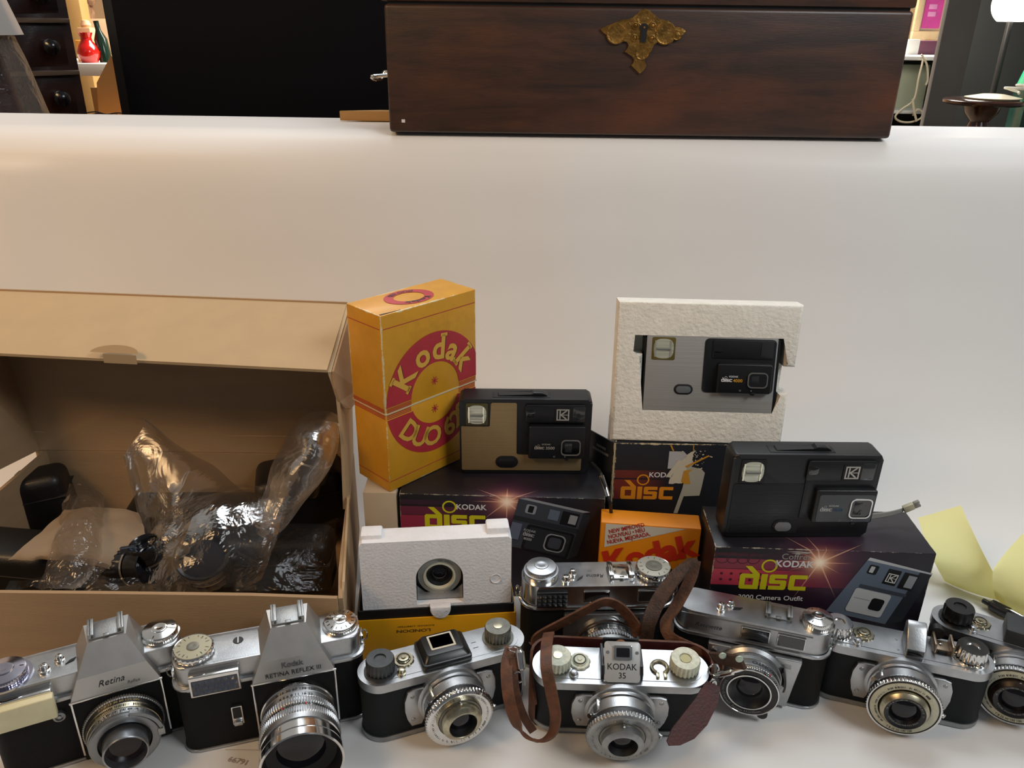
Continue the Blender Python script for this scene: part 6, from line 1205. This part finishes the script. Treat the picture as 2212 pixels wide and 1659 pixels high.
strap('strap', [at(1396, 1380, .502), at(1402, 1345, .503), at(1420, 1302, .512), at(1450, 1258, .522), at(1480, 1225, .530), at(1497, 1208, .536)], .0115, .0020, [(1, .3, 0), (1, .2, .1), (1, .1, .3), (1, 0, .5), (1, 0, .6), (1, 0, .7)], leather_d)
strap('strap', [at(1502, 1210, .538), at(1492, 1250, .530), at(1460, 1310, .518), at(1438, 1345, .508), at(1450, 1378, .498), at(1500, 1402, .488), at(1545, 1424, .478), at(1562, 1436, .472)], .0090, .0018, [(1, 0, .3), (1, 0, .4), (1, 0, .5), (.9, .2, .6), (.5, .2, 1), (0, .1, 1), (0, -.2, 1), (0, -.2, 1)])
e_ = strap('strap_end', [at(1538, 1420, .470), at(1565, 1424, .462), at(1605, 1432, .446)], .0098, .0022, [(0, -.3, 1), (0, -.3, 1), (0, -.3, 1)], leather_d)
for px, py, yy in ((1561, 1416, .4615), (1597, 1423, .4475)):
    p = lc([at(px, py, yy-.0025)])[0]; b = B(); b.lathe([(.0028, 0), (.0026, .0008), (.0014, .0013), (0, .0014)], 'y', tuple(p), 20); obj('rivet', b, mat('pale green rivet', 'b4c4b4', .4, .3), e_)
def hook(L, r0, r1, rings):
    P = lc(L); d = (P[-1]-P[0]); b = B(); b.tube([P[0], P[0]+d*.06, P[0]+d*.12, P[0]+d*.55, P[0]+d*.6, P[-1]], [r0, r0, r1, r1, r0*.8, r0*.6], 14); h_ = obj('spring_hook', b, chrome, t)
    for c_, rx_, rz2 in rings: c2 = lc([c_])[0]; b = B(); b.tube([c2+Vector((rx_*cos(a), 0.0008*sin(2*a), rz2*sin(a))) for a in [2*pi*i/20 for i in range(20)]], .0007, 6, True); obj('ring', b, chrome, h_)
hook([at(1121, 1398, .466), at(1132, 1480, .452)], .0020, .0034, [(at(1108, 1402, .468), .0042, .0026), (at(1118, 1462, .456), .0040, .0048)])
hook([at(1548, 1458, .462), at(1612, 1444, .445)], .0018, .0026, [(at(1541, 1446, .466), .0036, .0052), (at(1538, 1476, .464), .0020, .0040), (at(1541, 1480, .463), .0020, .0038)])
P_ = lc([at(1526, 1470, .458), at(1556, 1484, .456), at(1551, 1520, .447), at(1528, 1566, .434), at(1500, 1596, .427), at(1470, 1610, .423), at(1446, 1611, .4215), at(1441, 1600, .423), at(1452, 1574, .429), at(1478, 1540, .438), at(1505, 1505, .447)])
b = B(); k = len(P_); nn = (P_[3]-P_[0]).cross(P_[8]-P_[0]).normalized()*.0018; b.add(P_+[p+nn for p in P_], [list(range(k)), [k+i for i in range(k)][::-1]]+[[i, k+i, k+(i+1) % k, (i+1) % k] for i in range(k)]); bmesh.ops.recalc_face_normals(b.bm, faces=b.bm.faces[:]); obj('case_tongue', b, burg, t, 40)
# ---------------------------------------------------------------- yellow note paper and pen
ynote = bpy.data.materials.new('pale yellow note paper'); ynote.use_nodes = True; N = NT(ynote); p = N.n['Principled BSDF']; p.inputs['Base Color'].default_value = (*srgb('f4efb0'), 1); p.inputs['Roughness'].default_value = .7
tr = N.node('ShaderNodeBsdfTranslucent'); tr.inputs[0].default_value = (*srgb('f6f09a'), 1); ms = N.node('ShaderNodeMixShader'); ms.inputs[0].default_value = .3; N.l.new(p.outputs[0], ms.inputs[1]); N.l.new(tr.outputs[0], ms.inputs[2]); N.l.new(ms.outputs[0], N.n['Material Output'].inputs[0])
sheet('note_paper', 'curled yellow note paper standing right of the right-hand black carton', 'paper', [[atz(2042, 1256, .0003), atz(2085, 1278, .0003), atz(2125, 1290, .0003), atz(2178, 1302, .0003)], [at(2015, 1215, .622), at(2060, 1220, .63), at(2110, 1230, .63), at(2150, 1240, .61)], [at(1998, 1170, .66), at(2040, 1165, .665), at(2090, 1180, .66), at(2125, 1205, .635)], [at(1983, 1118, .70), at(2010, 1112, .70), at(2045, 1100, .70), at(2076, 1092, .70)]], ynote, 20, 20, .0004, 20, 2, 60, 'sheet')
sheet('note_paper', 'second yellow note paper rising at the right edge of the frame', 'paper', [[atz(2150, 1292, .0003), atz(2190, 1325, .0003), atz(2230, 1345, .0003), atz(2330, 1360, .0003)], [at(2140, 1250, .60), at(2180, 1260, .60), at(2230, 1270, .59), at(2320, 1270, .58)], [at(2146, 1228, .615), at(2180, 1180, .64), at(2225, 1130, .66), at(2290, 1090, .67)]], ynote, 20, 20, .0004, 20, 6, 60, 'sheet')
p0, p1 = atz(2122, 1297, .006), atz(2225, 1350, .006)
t = thing('pen', 'black ballpoint pen lying in front of the yellow note papers', 'pen', (p0.x, p0.y, .0062)); d = p1-p0; b = B()
b.tube([(0, 0, 0), d*.02, d*.14, d*.15, d*.19, d*.55, d*.60, d*1.1, d*1.35], [.0018, .0024, .0024, .0030, .0055, .0058, .0045, .0042, .0040], 16); obj('barrel', b, blackp, t)
b = B(); b.tube([d*.44+Vector((0, -.003, .0048)), d*.52+Vector((0, -.004, .0060)), d*.9+Vector((0, -.003, .0052))], .0009, 8); obj('clip', b, chrome, t)
